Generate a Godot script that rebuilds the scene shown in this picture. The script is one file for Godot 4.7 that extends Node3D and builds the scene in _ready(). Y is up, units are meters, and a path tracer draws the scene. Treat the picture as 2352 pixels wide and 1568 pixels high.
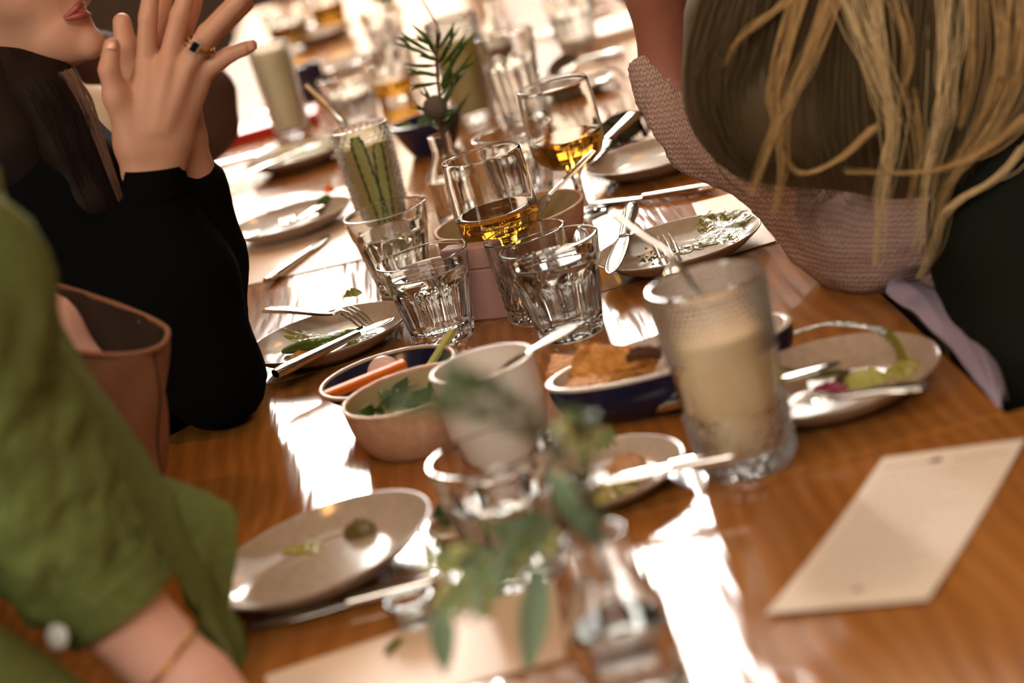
extends Node3D

var used := {}
var tex := {}
var M := {}
var none: Callable


class MB:
	var v := PackedVector3Array()
	var uv := PackedVector2Array()
	var t := PackedInt32Array()

	func rows(rs: Array, wrap: bool) -> void:
		var b := v.size()
		var n: int = rs[0].size()
		var m := rs.size()
		for j in m:
			for i in n:
				v.append(rs[j][i])
				uv.append(Vector2(float(i) / n, float(j) / maxf(1.0, m - 1.0)))
		for j in m - 1:
			for i in (n if wrap else n - 1):
				var k := (i + 1) % n
				var p := b + j * n + i
				var q := b + j * n + k
				t.append_array([p, q, p + n, q, q + n, p + n])

	func fan(ring: PackedVector3Array, flip: bool) -> void:
		var b := v.size()
		var c := Vector3.ZERO
		for p in ring:
			c += p
		v.append(c / ring.size())
		uv.append(Vector2(0.5, 0.5))
		for p in ring:
			v.append(p)
			uv.append(Vector2(0.5, 0.5))
		for i in ring.size():
			var k := (i + 1) % ring.size()
			if flip:
				t.append_array([b, b + 1 + k, b + 1 + i])
			else:
				t.append_array([b, b + 1 + i, b + 1 + k])

	func move(x: Transform3D, from := 0) -> void:
		for i in range(from, v.size()):
			v[i] = x * v[i]

	func planar(su: float, sv: float, off := Vector2.ZERO) -> void:
		for i in v.size():
			uv[i] = Vector2(v[i].x * su + v[i].y * 0.6 * su, v[i].z * sv + v[i].y * 0.6 * sv) + off

	func volume() -> float:
		var s := 0.0
		for i in range(0, t.size(), 3):
			s += v[t[i]].dot(v[t[i + 1]].cross(v[t[i + 2]]))
		return s

	func build(flat := false) -> ArrayMesh:
		var turn := volume() > 0.0
		var ix := PackedInt32Array()
		ix.resize(t.size())
		for i in range(0, t.size(), 3):
			ix[i] = t[i]
			ix[i + 1] = t[i + 2] if turn else t[i + 1]
			ix[i + 2] = t[i + 1] if turn else t[i + 2]
		var a := []
		a.resize(Mesh.ARRAY_MAX)
		if flat:
			var v2 := PackedVector3Array()
			var n2 := PackedVector3Array()
			var u2 := PackedVector2Array()
			for i in range(0, ix.size(), 3):
				var n := (v[ix[i + 2]] - v[ix[i]]).cross(v[ix[i + 1]] - v[ix[i]]).normalized()
				for j in 3:
					v2.append(v[ix[i + j]])
					u2.append(uv[ix[i + j]])
					n2.append(n)
			a[Mesh.ARRAY_VERTEX] = v2
			a[Mesh.ARRAY_NORMAL] = n2
			a[Mesh.ARRAY_TEX_UV] = u2
		else:
			var nn := PackedVector3Array()
			nn.resize(v.size())
			for i in range(0, ix.size(), 3):
				var n := (v[ix[i + 2]] - v[ix[i]]).cross(v[ix[i + 1]] - v[ix[i]])
				for j in 3:
					nn[ix[i + j]] += n
			for i in nn.size():
				nn[i] = nn[i].normalized() if nn[i].length_squared() > 0.0 else Vector3.UP
			a[Mesh.ARRAY_VERTEX] = v
			a[Mesh.ARRAY_NORMAL] = nn
			a[Mesh.ARRAY_TEX_UV] = uv
			a[Mesh.ARRAY_INDEX] = ix
		var m := ArrayMesh.new()
		m.add_surface_from_arrays(Mesh.PRIMITIVE_TRIANGLES, a)
		return m


# a body as a field of tapered capsules, joined smoothly and meshed as surface nets
class Body:
	var o: Vector3
	var h: float
	var nx: int
	var ny: int
	var nz: int
	var d := PackedFloat32Array()

	func _init(bones: Array, k: float, cell: float) -> void:
		h = cell
		var lo := Vector3(1e9, 1e9, 1e9)
		var hi := -lo
		for b in bones:
			var ra: float = maxf(b[1], b[3]) + k + 2.0 * cell
			for p in [b[0], b[2]]:
				lo = lo.min(p - Vector3(ra, ra, ra))
				hi = hi.max(p + Vector3(ra, ra, ra))
		o = lo
		nx = int((hi.x - lo.x) / h) + 2
		ny = int((hi.y - lo.y) / h) + 2
		nz = int((hi.z - lo.z) / h) + 2
		d.resize(nx * ny * nz)
		d.fill(0.2)
		for b in bones:
			var a: Vector3 = b[0]
			var e: Vector3 = b[2]
			var r0: float = b[1]
			var r1: float = b[3]
			var kk: float = b[4] if b.size() > 4 else k
			var ab := e - a
			var l2 := maxf(ab.length_squared(), 1e-9)
			var mg := maxf(r0, r1) + kk + 2.0 * h
			var p0 := (a.min(e) - Vector3(mg, mg, mg) - o) / h
			var p1 := (a.max(e) + Vector3(mg, mg, mg) - o) / h
			for z in range(maxi(0, int(p0.z)), mini(nz, int(p1.z) + 1)):
				for y in range(maxi(0, int(p0.y)), mini(ny, int(p1.y) + 1)):
					var at := (z * ny + y) * nx
					for x in range(maxi(0, int(p0.x)), mini(nx, int(p1.x) + 1)):
						var q := o + Vector3(x, y, z) * h - a
						var s := clampf(q.dot(ab) / l2, 0.0, 1.0)
						var f := (q - ab * s).length() - lerpf(r0, r1, s)
						var g := d[at + x]
						var w := maxf(kk - absf(f - g), 0.0) / kk
						d[at + x] = minf(f, g) - w * w * kk * 0.25

	func mb() -> MB:
		var m := MB.new()
		var id := PackedInt32Array()
		id.resize(d.size())
		id.fill(-1)
		var sx := 1
		var sy := nx
		var sz := nx * ny
		var off := [0, sx, sy, sx + sy, sz, sx + sz, sy + sz, sx + sy + sz]
		var cor := [Vector3(0, 0, 0), Vector3(1, 0, 0), Vector3(0, 1, 0), Vector3(1, 1, 0), Vector3(0, 0, 1), Vector3(1, 0, 1), Vector3(0, 1, 1), Vector3(1, 1, 1)]
		var edges := [[0, 1], [2, 3], [4, 5], [6, 7], [0, 2], [1, 3], [4, 6], [5, 7], [0, 4], [1, 5], [2, 6], [3, 7]]
		for z in nz - 1:
			for y in ny - 1:
				var r := (z * ny + y) * nx
				for x in nx - 1:
					var c := r + x
					if absf(d[c]) > 2.0 * h:
						continue
					var mask := 0
					for i in 8:
						if d[c + off[i]] < 0.0:
							mask |= 1 << i
					if mask == 0 or mask == 255:
						continue
					var s := Vector3.ZERO
					var k := 0
					for e in edges:
						var f0 := d[c + off[e[0]]]
						var f1 := d[c + off[e[1]]]
						if (f0 < 0.0) != (f1 < 0.0):
							s += (cor[e[0]] as Vector3).lerp(cor[e[1]], f0 / (f0 - f1))
							k += 1
					id[c] = m.v.size()
					m.v.append(o + (Vector3(x, y, z) + s / k) * h)
					m.uv.append(Vector2(m.v[-1].x, m.v[-1].y))
		for z in range(1, nz - 1):
			for y in range(1, ny - 1):
				for x in range(1, nx - 1):
					var c := (z * ny + y) * nx + x
					if id[c] < 0:
						continue
					var f := d[c] < 0.0
					if f != (d[c + sx] < 0.0):
						quad(m, id[c], id[c - sy], id[c - sy - sz], id[c - sz], f)
					if f != (d[c + sy] < 0.0):
						quad(m, id[c], id[c - sz], id[c - sx - sz], id[c - sx], f)
					if f != (d[c + sz] < 0.0):
						quad(m, id[c], id[c - sx], id[c - sx - sy], id[c - sy], f)
		return m

	func quad(m: MB, a: int, b: int, c: int, e: int, f: bool) -> void:
		if a < 0 or b < 0 or c < 0 or e < 0:
			return
		if f:
			m.t.append_array([a, b, c, a, c, e])
		else:
			m.t.append_array([a, c, b, a, e, c])


func numbered(called: String, parent: Node) -> String:
	var key := str(parent.get_instance_id()) + called
	var n: int = used.get(key, 0)
	used[key] = n + 1
	return called if n == 0 else "%s_%03d" % [called, n]


func obj(called: String, mesh: Mesh, m: Material, parent: Node = self) -> MeshInstance3D:
	var o := MeshInstance3D.new()
	o.name = numbered(called, parent)
	o.mesh = mesh
	o.material_override = m
	parent.add_child(o, true)
	return o


func tag(o: Node, label: String, category: String, group := "") -> Node:
	o.set_meta("label", label)
	o.set_meta("category", category)
	if group != "":
		o.set_meta("group", group)
	return o


func thing(called: String, label: String, category: String, at := Vector3.ZERO, turn := 0.0, group := "") -> Node3D:
	var o := Node3D.new()
	o.name = numbered(called, self)
	add_child(o, true)
	o.position = at
	o.rotation.y = turn
	tag(o, label, category, group)
	return o


func struct(called: String, mesh: Mesh, m: Material, parent: Node = self) -> MeshInstance3D:
	var o := obj(called, mesh, m, parent)
	o.set_meta("kind", "structure")
	return o


func again(src: Node3D, label: String, at: Vector3, turn: float, group := "") -> Node3D:
	var r := src.duplicate() as Node3D
	var called := String(src.name)
	if called.length() > 4 and called.substr(called.length() - 3).is_valid_int():
		called = called.substr(0, called.length() - 4)
	r.name = numbered(called, self)
	add_child(r, true)
	r.position = at
	r.rotation.y = turn
	r.set_meta("label", label)
	if group != "":
		r.set_meta("group", group)
	return r


func mat(c: Color, rough := 0.5, metal := 0.0, spec := 0.5) -> StandardMaterial3D:
	var m := StandardMaterial3D.new()
	m.albedo_color = c
	m.roughness = rough
	m.metallic = metal
	m.metallic_specular = spec
	return m


func rgb(r: int, g: int, b: int) -> Color:
	return Color8(r, g, b)


func glassy(c: Color, scale: float, rough := 0.0) -> StandardMaterial3D:
	var m := StandardMaterial3D.new()
	m.albedo_color = Color(c.r, c.g, c.b, 0.0)
	m.transparency = BaseMaterial3D.TRANSPARENCY_ALPHA
	m.refraction_enabled = true
	m.refraction_scale = scale
	m.roughness = rough
	return m


func noise(freq: float, oct := 4, s := 1) -> FastNoiseLite:
	var n := FastNoiseLite.new()
	n.seed = s
	n.noise_type = FastNoiseLite.TYPE_SIMPLEX_SMOOTH
	n.frequency = freq
	n.fractal_octaves = oct
	return n


func bump(m: StandardMaterial3D, t: Texture2D, cm: float, scale := 1.0, world := false) -> StandardMaterial3D:
	m.heightmap_enabled = true
	m.heightmap_texture = t
	m.heightmap_scale = cm
	if scale > 0.0:
		m.uv1_triplanar = true
		m.uv1_world_triplanar = world
		m.uv1_scale = Vector3(scale, scale, scale)
	return m


func noise_tex(s: int, freq: float, oct: int, side := 256) -> ImageTexture:
	return ImageTexture.create_from_image(noise(freq, oct, s).get_seamless_image(side, side))


# colours mixed along a noise, for a surface's own mottling
func mottled(s: int, freq: float, a: Color, b: Color, side := 256) -> ImageTexture:
	var src := noise(freq, 4, s).get_seamless_image(side, side)
	var im := Image.create(side, side, false, Image.FORMAT_RGB8)
	for y in side:
		for x in side:
			im.set_pixel(x, y, a.lerp(b, smoothstep(0.2, 0.8, src.get_pixel(x, y).r)))
	return ImageTexture.create_from_image(im)


func rounded(p: Array, rad: float, seg := 3) -> PackedVector2Array:
	var out := PackedVector2Array()
	for i in p.size():
		var c: Vector2 = p[i]
		if i == 0 or i == p.size() - 1:
			out.append(c)
			continue
		var a: Vector2 = p[i - 1]
		var b: Vector2 = p[i + 1]
		var ra := minf(rad, c.distance_to(a) * 0.48)
		var rb := minf(rad, c.distance_to(b) * 0.48)
		var s := c.move_toward(a, ra)
		var e := c.move_toward(b, rb)
		for k in seg + 1:
			var u := float(k) / seg
			out.append(s.lerp(c, u).lerp(c.lerp(e, u), u))
	return out


func dense(p: PackedVector2Array, most: float) -> PackedVector2Array:
	var out := PackedVector2Array()
	for i in p.size() - 1:
		var n := maxi(1, int(ceil(p[i].distance_to(p[i + 1]) / most)))
		for k in n:
			out.append(p[i].lerp(p[i + 1], float(k) / n))
	out.append(p[-1])
	return out


# turn a profile (radius, height) round the y axis; fn(angle, row, radius, height) may change the radius
func lathe(p: PackedVector2Array, n: int, fn: Callable = none, mb: MB = null) -> MB:
	if mb == null:
		mb = MB.new()
	var rs := []
	for j in p.size():
		var r := PackedVector3Array()
		for i in n:
			var a := TAU * i / n
			var q := p[j].x
			if fn.is_valid():
				q = fn.call(a, j, q, p[j].y)
			r.append(Vector3(cos(a) * q, p[j].y, sin(a) * q))
		rs.append(r)
	mb.rows(rs, true)
	return mb


# a tube along a path; sizes are half width (across, level) and half height
func sweep(path: Array, sizes: Array, n := 10, up := Vector3.ZERO, mb: MB = null, square := 1.0) -> MB:
	if mb == null:
		mb = MB.new()
	var rs := []
	var side := Vector3.ZERO
	for j in path.size():
		var tg: Vector3 = (path[mini(j + 1, path.size() - 1)] - path[maxi(j - 1, 0)]).normalized()
		if up != Vector3.ZERO:
			side = tg.cross(up).normalized()
		elif side == Vector3.ZERO:
			side = tg.cross(Vector3.UP if absf(tg.y) < 0.9 else Vector3.RIGHT).normalized()
		else:
			side = (side - tg * side.dot(tg)).normalized()
		var nm := side.cross(tg).normalized()
		var w: float
		var hh: float
		if sizes[j] is Vector2:
			w = sizes[j].x
			hh = sizes[j].y
		else:
			w = sizes[j]
			hh = sizes[j]
		var r := PackedVector3Array()
		for i in n:
			var a := TAU * i / n
			var c := cos(a)
			var s := sin(a)
			c = signf(c) * pow(absf(c), square)
			s = signf(s) * pow(absf(s), square)
			r.append(path[j] + side * c * w + nm * s * hh)
		rs.append(r)
	mb.rows(rs, true)
	mb.fan(rs[0], true)
	mb.fan(rs[-1], false)
	return mb


func curve(pts: Array, n: int) -> Array:
	var out := []
	var m := pts.size() - 1
	for k in n + 1:
		var u := float(k) / n * m
		var i := mini(int(u), m - 1)
		var f := u - i
		var a: Vector3 = pts[maxi(i - 1, 0)]
		var b: Vector3 = pts[i]
		var c: Vector3 = pts[i + 1]
		var e: Vector3 = pts[mini(i + 2, m)]
		out.append(b.cubic_interpolate(c, a, e, f))
	return out


func steps(vals: Array, n: int) -> Array:
	var out := []
	var m := vals.size() - 1
	for k in n + 1:
		var u := float(k) / n * m
		var i := mini(int(u), m - 1)
		out.append(lerp(vals[i], vals[i + 1], u - i))
	return out


func slab(lo: Vector3, hi: Vector3, c: float, mb: MB = null) -> MB:
	if mb == null:
		mb = MB.new()
	var rs := []
	for q in [[lo.y, c], [lo.y + c, 0.0], [hi.y - c, 0.0], [hi.y, c]]:
		var k: float = q[1]
		var y: float = q[0]
		rs.append(PackedVector3Array([
			Vector3(lo.x + c, y, lo.z + k), Vector3(hi.x - c, y, lo.z + k), Vector3(hi.x - k, y, lo.z + c), Vector3(hi.x - k, y, hi.z - c),
			Vector3(hi.x - c, y, hi.z - k), Vector3(lo.x + c, y, hi.z - k), Vector3(lo.x + k, y, hi.z - c), Vector3(lo.x + k, y, lo.z + c)]))
	mb.rows(rs, true)
	mb.fan(rs[0], true)
	mb.fan(rs[-1], false)
	return mb


func box(lo: Vector3, hi: Vector3, c := 0.002) -> ArrayMesh:
	return slab(lo, hi, c).build(true)


# a sheet with thickness from an n x m grid of points
func sheet(g: Array, thick: float, up := Vector3.UP) -> MB:
	var mb := MB.new()
	var top := []
	var bot := []
	for r in g:
		var a := PackedVector3Array()
		var b := PackedVector3Array()
		for p in r:
			a.append(p + up * thick * 0.5)
			b.append(p - up * thick * 0.5)
		top.append(a)
		b.reverse()
		bot.append(b)
	var rs := []
	for j in g.size():
		var r := PackedVector3Array(top[j])
		r.append_array(bot[j])
		rs.append(r)
	mb.rows(rs, true)
	mb.fan(rs[0], true)
	mb.fan(rs[-1], false)
	return mb


# a low blob of sauce or food that lies on the surface fn(x, z) -> y
func blob(c: Vector2, rx: float, rz: float, turn: float, thick: float, s: int, fn: Callable, rag := 0.35, lumps := 0.5) -> MB:
	var nz := noise(1.0, 3, s)
	var rs := []
	var na := 40
	var nr := 9
	for j in nr + 1:
		var f := float(j) / nr
		var r := PackedVector3Array()
		for i in na:
			var a := TAU * i / na
			var e := 1.0 + rag * 1.4 * nz.get_noise_2d(cos(a) * 1.6 + s, sin(a) * 1.6)
			var q := Vector2(cos(a) * rx, sin(a) * rz) * e * f
			q = q.rotated(turn) + c
			var lift := thick * sqrt(maxf(0.0, 1.0 - f * f)) * (1.0 + lumps * nz.get_noise_2d(q.x * 300.0, q.y * 300.0))
			r.append(Vector3(q.x, fn.call(q.x, q.y) + lift, q.y))
		rs.append(r)
	var mb := MB.new()
	mb.rows(rs, true)
	var low := PackedVector3Array()
	for p in rs[-1]:
		low.append(p - Vector3(0, 0.0006, 0))
	mb.rows([rs[-1], low], true)
	mb.fan(low, false)
	return mb


func _ready() -> void:
	# ---- camera, sky, lights, exposure
	var cam := Camera3D.new()
	cam.name = "Camera"
	add_child(cam)
	cam.position = Vector3(0, 1.22, 0)
	cam.rotation_order = EULER_ORDER_YXZ
	cam.rotation_degrees = Vector3(-15.8, 0, -15.5)
	cam.near = 0.05
	cam.far = 60.0
	var lens := CameraAttributesPhysical.new()
	lens.frustum_focal_length = 17.5 / (784.0 / 4600.0)
	lens.frustum_focus_distance = 1.80
	lens.exposure_aperture = lens.frustum_focal_length / 18.0
	lens.frustum_near = 0.05
	lens.frustum_far = 60.0
	cam.attributes = lens
	cam.fov = rad_to_deg(2.0 * atan(784.0 / 4600.0))
	cam.current = true
	var we := WorldEnvironment.new()
	we.name = "WorldEnvironment"
	var env := Environment.new()
	env.background_mode = Environment.BG_SKY
	var sm := ProceduralSkyMaterial.new()
	sm.sky_top_color = Color(1.0, 0.98, 0.94)
	sm.sky_horizon_color = Color(1.0, 0.97, 0.92)
	sm.sky_curve = 0.12
	sm.ground_horizon_color = Color(0.50, 0.42, 0.34)
	sm.ground_bottom_color = Color(0.35, 0.30, 0.25)
	sm.sky_energy_multiplier = 7.0
	sm.ground_energy_multiplier = 1.0
	sm.sun_angle_max = 0.0
	var sky := Sky.new()
	sky.sky_material = sm
	env.sky = sky
	env.tonemap_mode = Environment.TONE_MAPPER_LINEAR
	env.tonemap_exposure = 1.0
	env.sdfgi_enabled = true
	env.ssao_enabled = true
	env.ssil_enabled = true
	we.environment = env
	add_child(we)
	area("unseen_overhead_light", Vector3(0.4, 4.60, -5.6), Vector3(-90, 0, 0), Vector2(3.8, 4.2), Color(1.0, 0.96, 0.90), 12.0)  # out of view overhead, placed to light the table from above
	area("unseen_back_light", Vector3(-0.4, 3.1, 2.36), Vector3(-18, 0, 0), Vector2(3.4, 1.8), Color(1.0, 0.96, 0.91), 15.0)  # unseen, behind the viewer, lights surfaces that face the camera
	area("unseen_side_light", Vector3(-2.86, 1.9, 0.9), Vector3(0, -90, 0), Vector2(1.6, 1.5), Color(1.0, 0.97, 0.92), 6.0)  # out of view at left, lights the green sleeve and wrist

	materials()
	setting()
	tables()
	glasses()
	crockery()
	cutlery()
	food()
	plants()
	paper()
	people()


func area(called: String, at: Vector3, turn: Vector3, size: Vector2, c: Color, energy: float) -> void:
	var l := AreaLight3D.new()
	l.name = called
	l.position = at
	l.rotation_degrees = turn
	l.area_size = size
	l.light_color = c
	l.light_energy = energy
	l.shadow_enabled = true
	l.area_range = 20.0
	l.area_attenuation = 2.0
	add_child(l)


func materials() -> void:
	# oak: long grain, u across the board and v along it
	var w := 384
	var h := 768
	var warp := noise(0.006, 3, 7)
	var fine := noise(0.09, 2, 8)
	var im := Image.create(w, h, false, Image.FORMAT_RGB8)
	var hm := Image.create(w, h, false, Image.FORMAT_RGB8)
	var dark := Color8(140, 88, 38)
	var mid := Color8(150, 96, 42)
	var pale := Color8(162, 106, 50)
	for y in h:
		var ang := TAU * y / h
		var cy := cos(ang) * 60.0
		var sy := sin(ang) * 60.0
		for x in w:
			var q := warp.get_noise_3d(x * 0.9, cy, sy)
			var ring := 0.5 + 0.5 * sin(x * 0.55 + q * 13.0)
			var pore := fine.get_noise_2d(x * 3.0, y * 0.12)
			var k := clampf(0.62 * ring + 0.38 * (0.5 + pore) + 0.25 * warp.get_noise_2d(x * 4.0, y * 0.7 + 900.0), 0.0, 1.0)
			var c := dark.lerp(mid, k * 2.0) if k < 0.5 else mid.lerp(pale, k * 2.0 - 1.0)
			im.set_pixel(x, y, c)
			var b := 0.6 * ring + 0.4 * clampf(0.5 + 1.5 * pore, 0.0, 1.0)
			hm.set_pixel(x, y, Color(b, b, b))
	tex.wood = ImageTexture.create_from_image(im)
	tex.grain = ImageTexture.create_from_image(hm)
	tex.lump = noise_tex(3, 0.02, 4)
	tex.fine = noise_tex(4, 0.08, 3)

	var wood := mat(Color.WHITE, 0.12, 0.0, 0.5)
	wood.albedo_texture = tex.wood
	M.wood = bump(wood, tex.grain, 0.019, 0.0)
	M.wood_dark = mat(rgb(70, 42, 20), 0.4)
	M.glass = glassy(Color(0.985, 0.99, 0.985), 0.05)
	M.glass_soft = glassy(Color(0.99, 0.98, 0.96), 0.05, 0.10)
	M.water = glassy(Color.WHITE, 0.033)
	M.amber = glassy(Color8(238, 178, 66), 0.034)
	M.lime = mat(rgb(226, 208, 138), 0.3)
	M.cream = mat(rgb(236, 206, 160), 0.4)
	M.milk = mat(rgb(238, 222, 176), 0.4)
	M.olive_drink = mat(rgb(176, 150, 62), 0.3)
	var steel := mat(rgb(226, 220, 210), 0.13, 1.0)
	M.steel = bump(steel, tex.lump, 0.01, 9.0)
	var gl := mat(Color.WHITE, 0.16, 0.0, 0.5)
	gl.albedo_texture = mottled(11, 0.05, rgb(166, 148, 130), rgb(178, 160, 142))
	M.glaze = bump(gl, tex.lump, 0.012, 7.0)
	M.grey_glaze = mat(rgb(204, 190, 176), 0.25)
	M.navy = mat(rgb(24, 26, 52), 0.18)
	M.navy_rim = mat(rgb(176, 150, 122), 0.4)
	var cl := mat(Color.WHITE, 0.5)
	cl.albedo_texture = mottled(12, 0.06, rgb(190, 146, 114), rgb(206, 164, 132))
	M.clay = bump(cl, tex.fine, 0.02, 6.0)
	M.clay_in = mat(rgb(168, 148, 108), 0.25)
	M.pink_clay = mat(rgb(184, 140, 128), 0.4)
	M.white_clay = mat(rgb(228, 220, 210), 0.35)
	M.paper = bump(mat(rgb(222, 208, 192), 0.75), tex.fine, 0.01, 12.0)
	M.kraft = bump(mat(rgb(214, 184, 154), 0.5), tex.fine, 0.01, 12.0)
	M.ink = mat(rgb(120, 100, 82), 0.8)
	M.sauce = bump(mat(rgb(116, 110, 42), 0.14), tex.lump, 0.12, 22.0)
	M.sauce_pale = bump(mat(rgb(158, 150, 66), 0.16), tex.lump, 0.12, 22.0)
	M.pepper = bump(mat(rgb(84, 104, 30), 0.12), tex.lump, 0.15, 16.0)
	M.bread = mat(Color.WHITE, 0.75)
	M.bread.albedo_texture = mottled(14, 0.03, rgb(176, 112, 44), rgb(214, 160, 84))
	bump(M.bread, tex.lump, 0.12, 14.0)
	M.char = mat(rgb(84, 48, 24), 0.8)
	M.carrot = mat(rgb(236, 112, 22), 0.35)
	M.radish = mat(rgb(224, 186, 172), 0.35)
	M.onion = mat(rgb(150, 50, 80), 0.3)
	M.celery = mat(rgb(176, 176, 92), 0.35)
	M.herb = mat(rgb(62, 84, 28), 0.45)
	M.herb.backlight_enabled = true
	M.herb.backlight = Color(0.2, 0.25, 0.05)
	M.cucumber = mat(rgb(206, 210, 122), 0.3)
	M.peel = mat(rgb(70, 100, 20), 0.3)
	M.roll = bump(mat(rgb(98, 84, 38), 0.3), tex.lump, 0.15, 20.0)
	M.meat = bump(mat(rgb(196, 142, 100), 0.4), tex.lump, 0.15, 18.0)
	M.red = mat(rgb(196, 40, 22), 0.25)
	M.black = mat(rgb(10, 11, 12), 0.9, 0.0, 0.2)
	M.black_gloss = mat(rgb(12, 12, 14), 0.15)
	M.wall = bump(mat(rgb(74, 56, 42), 0.9), tex.fine, 0.1, 1.5)
	M.plaster = bump(mat(rgb(150, 128, 104), 0.95), tex.fine, 0.1, 1.5)
	M.facade = mat(rgb(88, 78, 66), 0.9)
	M.floor = mat(rgb(58, 44, 34), 0.7)
	M.frame = mat(rgb(40, 32, 26), 0.5)
	var pane := mat(Color(1, 1, 1, 0.04), 0.02)
	pane.transparency = BaseMaterial3D.TRANSPARENCY_ALPHA
	M.pane = pane


func setting() -> void:
	struct("floor", box(Vector3(-3.2, -0.1, -8.3), Vector3(3.2, 0.0, 2.8)), M.floor)
	struct("ceiling", box(Vector3(-3.2, 4.8, -8.3), Vector3(3.2, 4.95, 2.8)), M.plaster)
	struct("wall_east", box(Vector3(3.0, 0, -8.2), Vector3(3.2, 4.8, 2.6)), M.wall)
	struct("wall_south", box(Vector3(-3.0, 0, 2.5), Vector3(3.0, 4.8, 2.7)), M.plaster)
	struct("wall_west", box(Vector3(-3.2, 0, -8.2), Vector3(-3.0, 4.8, 2.6)), M.plaster)
	var wall := CSGBox3D.new()
	wall.name = "wall_north"
	wall.size = Vector3(6.0, 4.8, 0.22)
	wall.position = Vector3(0, 2.4, -8.11)
	wall.material = M.wall
	wall.set_meta("kind", "structure")
	var unseen_wins := [[-1.20, -0.52, 0.9, 4.5], [0.28, 0.63, 0.9, 4.5], [-1.95, -1.26, 0.9, 2.0], [-0.47, 0.22, 0.9, 2.0], [0.69, 1.60, 0.9, 2.0], [1.00, 1.25, 3.32, 3.92]]  # out of view; placed for the glare their reflections make on the oak
	for q in unseen_wins:
		var c := CSGBox3D.new()
		c.operation = CSGShape3D.OPERATION_SUBTRACTION
		c.size = Vector3(q[1] - q[0], q[3] - q[2], 0.6)
		c.position = Vector3((q[0] + q[1]) / 2.0, (q[2] + q[3]) / 2.0 - 2.4, 0)
		c.material = M.wall
		wall.add_child(c)
	add_child(wall)
	for i in unseen_wins.size():
		var q: Array = unseen_wins[i]
		var win := Node3D.new()
		win.name = "window_%d" % (i + 1)
		win.set_meta("kind", "structure")
		add_child(win)
		win.position = Vector3(0, 0, -8.1)
		var f := MB.new()
		var e := 0.035
		slab(Vector3(q[0], q[2], -0.04), Vector3(q[0] + e, q[3], 0.04), 0.004, f)
		slab(Vector3(q[1] - e, q[2], -0.04), Vector3(q[1], q[3], 0.04), 0.004, f)
		slab(Vector3(q[0], q[2], -0.04), Vector3(q[1], q[2] + e, 0.04), 0.004, f)
		slab(Vector3(q[0], q[3] - e, -0.04), Vector3(q[1], q[3], 0.04), 0.004, f)
		obj("window_frame", f.build(true), M.frame, win)
		for k in range(1, int((q[3] - q[2]) / 0.9) + 1):
			var y: float = q[2] + k * (q[3] - q[2]) / (int((q[3] - q[2]) / 0.9) + 1)
			obj("muntin", box(Vector3(q[0] + e, y - 0.012, -0.02), Vector3(q[1] - e, y + 0.012, 0.02)), M.frame, win)
		obj("pane", box(Vector3(q[0] + e, q[2] + e, -0.003), Vector3(q[1] - e, q[3] - e, 0.003), 0.0005), M.pane, win)
	# unseen glowing panels behind the viewer, at the side and overhead, with matching lights
	for q in [["window_7", Vector3(-0.4, 3.1, 2.44), Vector3(0, 0, 0), Vector2(3.4, 1.8)], ["window_8", Vector3(-2.94, 1.9, 0.9), Vector3(0, 90, 0), Vector2(1.6, 1.5)], ["window_9", Vector3(0.4, 4.70, -5.6), Vector3(90, 0, 0), Vector2(3.8, 4.2)]]:
		var win := Node3D.new()
		win.name = q[0]
		win.set_meta("kind", "structure")
		add_child(win)
		win.position = q[1]
		win.rotation_degrees = q[2]
		var w: float = q[3].x / 2.0
		var h: float = q[3].y / 2.0
		var gp := mat(rgb(226, 220, 208), 0.5)
		gp.emission_enabled = true
		gp.emission = Color(1.0, 0.95, 0.88)
		gp.emission_energy_multiplier = 0.5
		obj("pane", box(Vector3(-w, -h, -0.01), Vector3(w, h, 0.01)), gp, win)
		var f := MB.new()
		for k in [-1.0, 1.0]:
			slab(Vector3(k * (w + 0.03) - 0.03, -h - 0.06, -0.05), Vector3(k * (w + 0.03) + 0.03, h + 0.06, 0.05), 0.004, f)
			slab(Vector3(-w, k * (h + 0.03) - 0.03, -0.05), Vector3(w, k * (h + 0.03) + 0.03, 0.05), 0.004, f)
		obj("window_frame", f.build(true), M.frame, win)
	# unseen block outside the windows, placed to darken their lower reflections
	var out := thing("unseen_building", "plain building across the street outside the windows", "unseen_building", Vector3(0, 0, -14.0))
	obj("wall", box(Vector3(-9, 0, -3.0), Vector3(9, 3.75, 0.0)), M.facade, out)
	obj("roof", box(Vector3(-9.2, 3.75, -3.2), Vector3(9.2, 3.85, 0.12)), M.frame, out)
	for k in 6:
		obj("window", box(Vector3(-7.4 + k * 2.6, 1.0, -0.05), Vector3(-6.4 + k * 2.6, 2.6, 0.02)), M.frame, out)
	struct("street", box(Vector3(-12, -0.15, -20.0), Vector3(12, -0.05, -8.4)), M.floor)
	# lamps out of view above the table, giving warm glints on the plates
	for q in [[-0.55, 2.35, -3.4, "left side of the fifth table"], [0.55, 2.35, -3.4, "right side of the fifth table"], [-0.5, 2.35, -5.2, "left side of the farthest table"], [0.6, 2.35, -5.2, "right side of the farthest table"], [-0.62, 2.3, -1.2, "person in the green jacket"], [0.95, 2.4, -0.6, "aisle right of the nearest table"]]:
		var t := thing("unseen_pendant_lamp", "unseen small dark dome pendant lamp above the " + q[3], "lamp", Vector3(q[0], q[1], q[2]), 0.0, "unseen pendant lamps over the table")
		obj("lamp_shade", lathe(rounded([Vector2(0.018, 0.16), Vector2(0.05, 0.13), Vector2(0.13, 0.0), Vector2(0.127, 0.0), Vector2(0.047, 0.124), Vector2(0.016, 0.15)], 0.02), 32).build(), M.frame, t)
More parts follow.
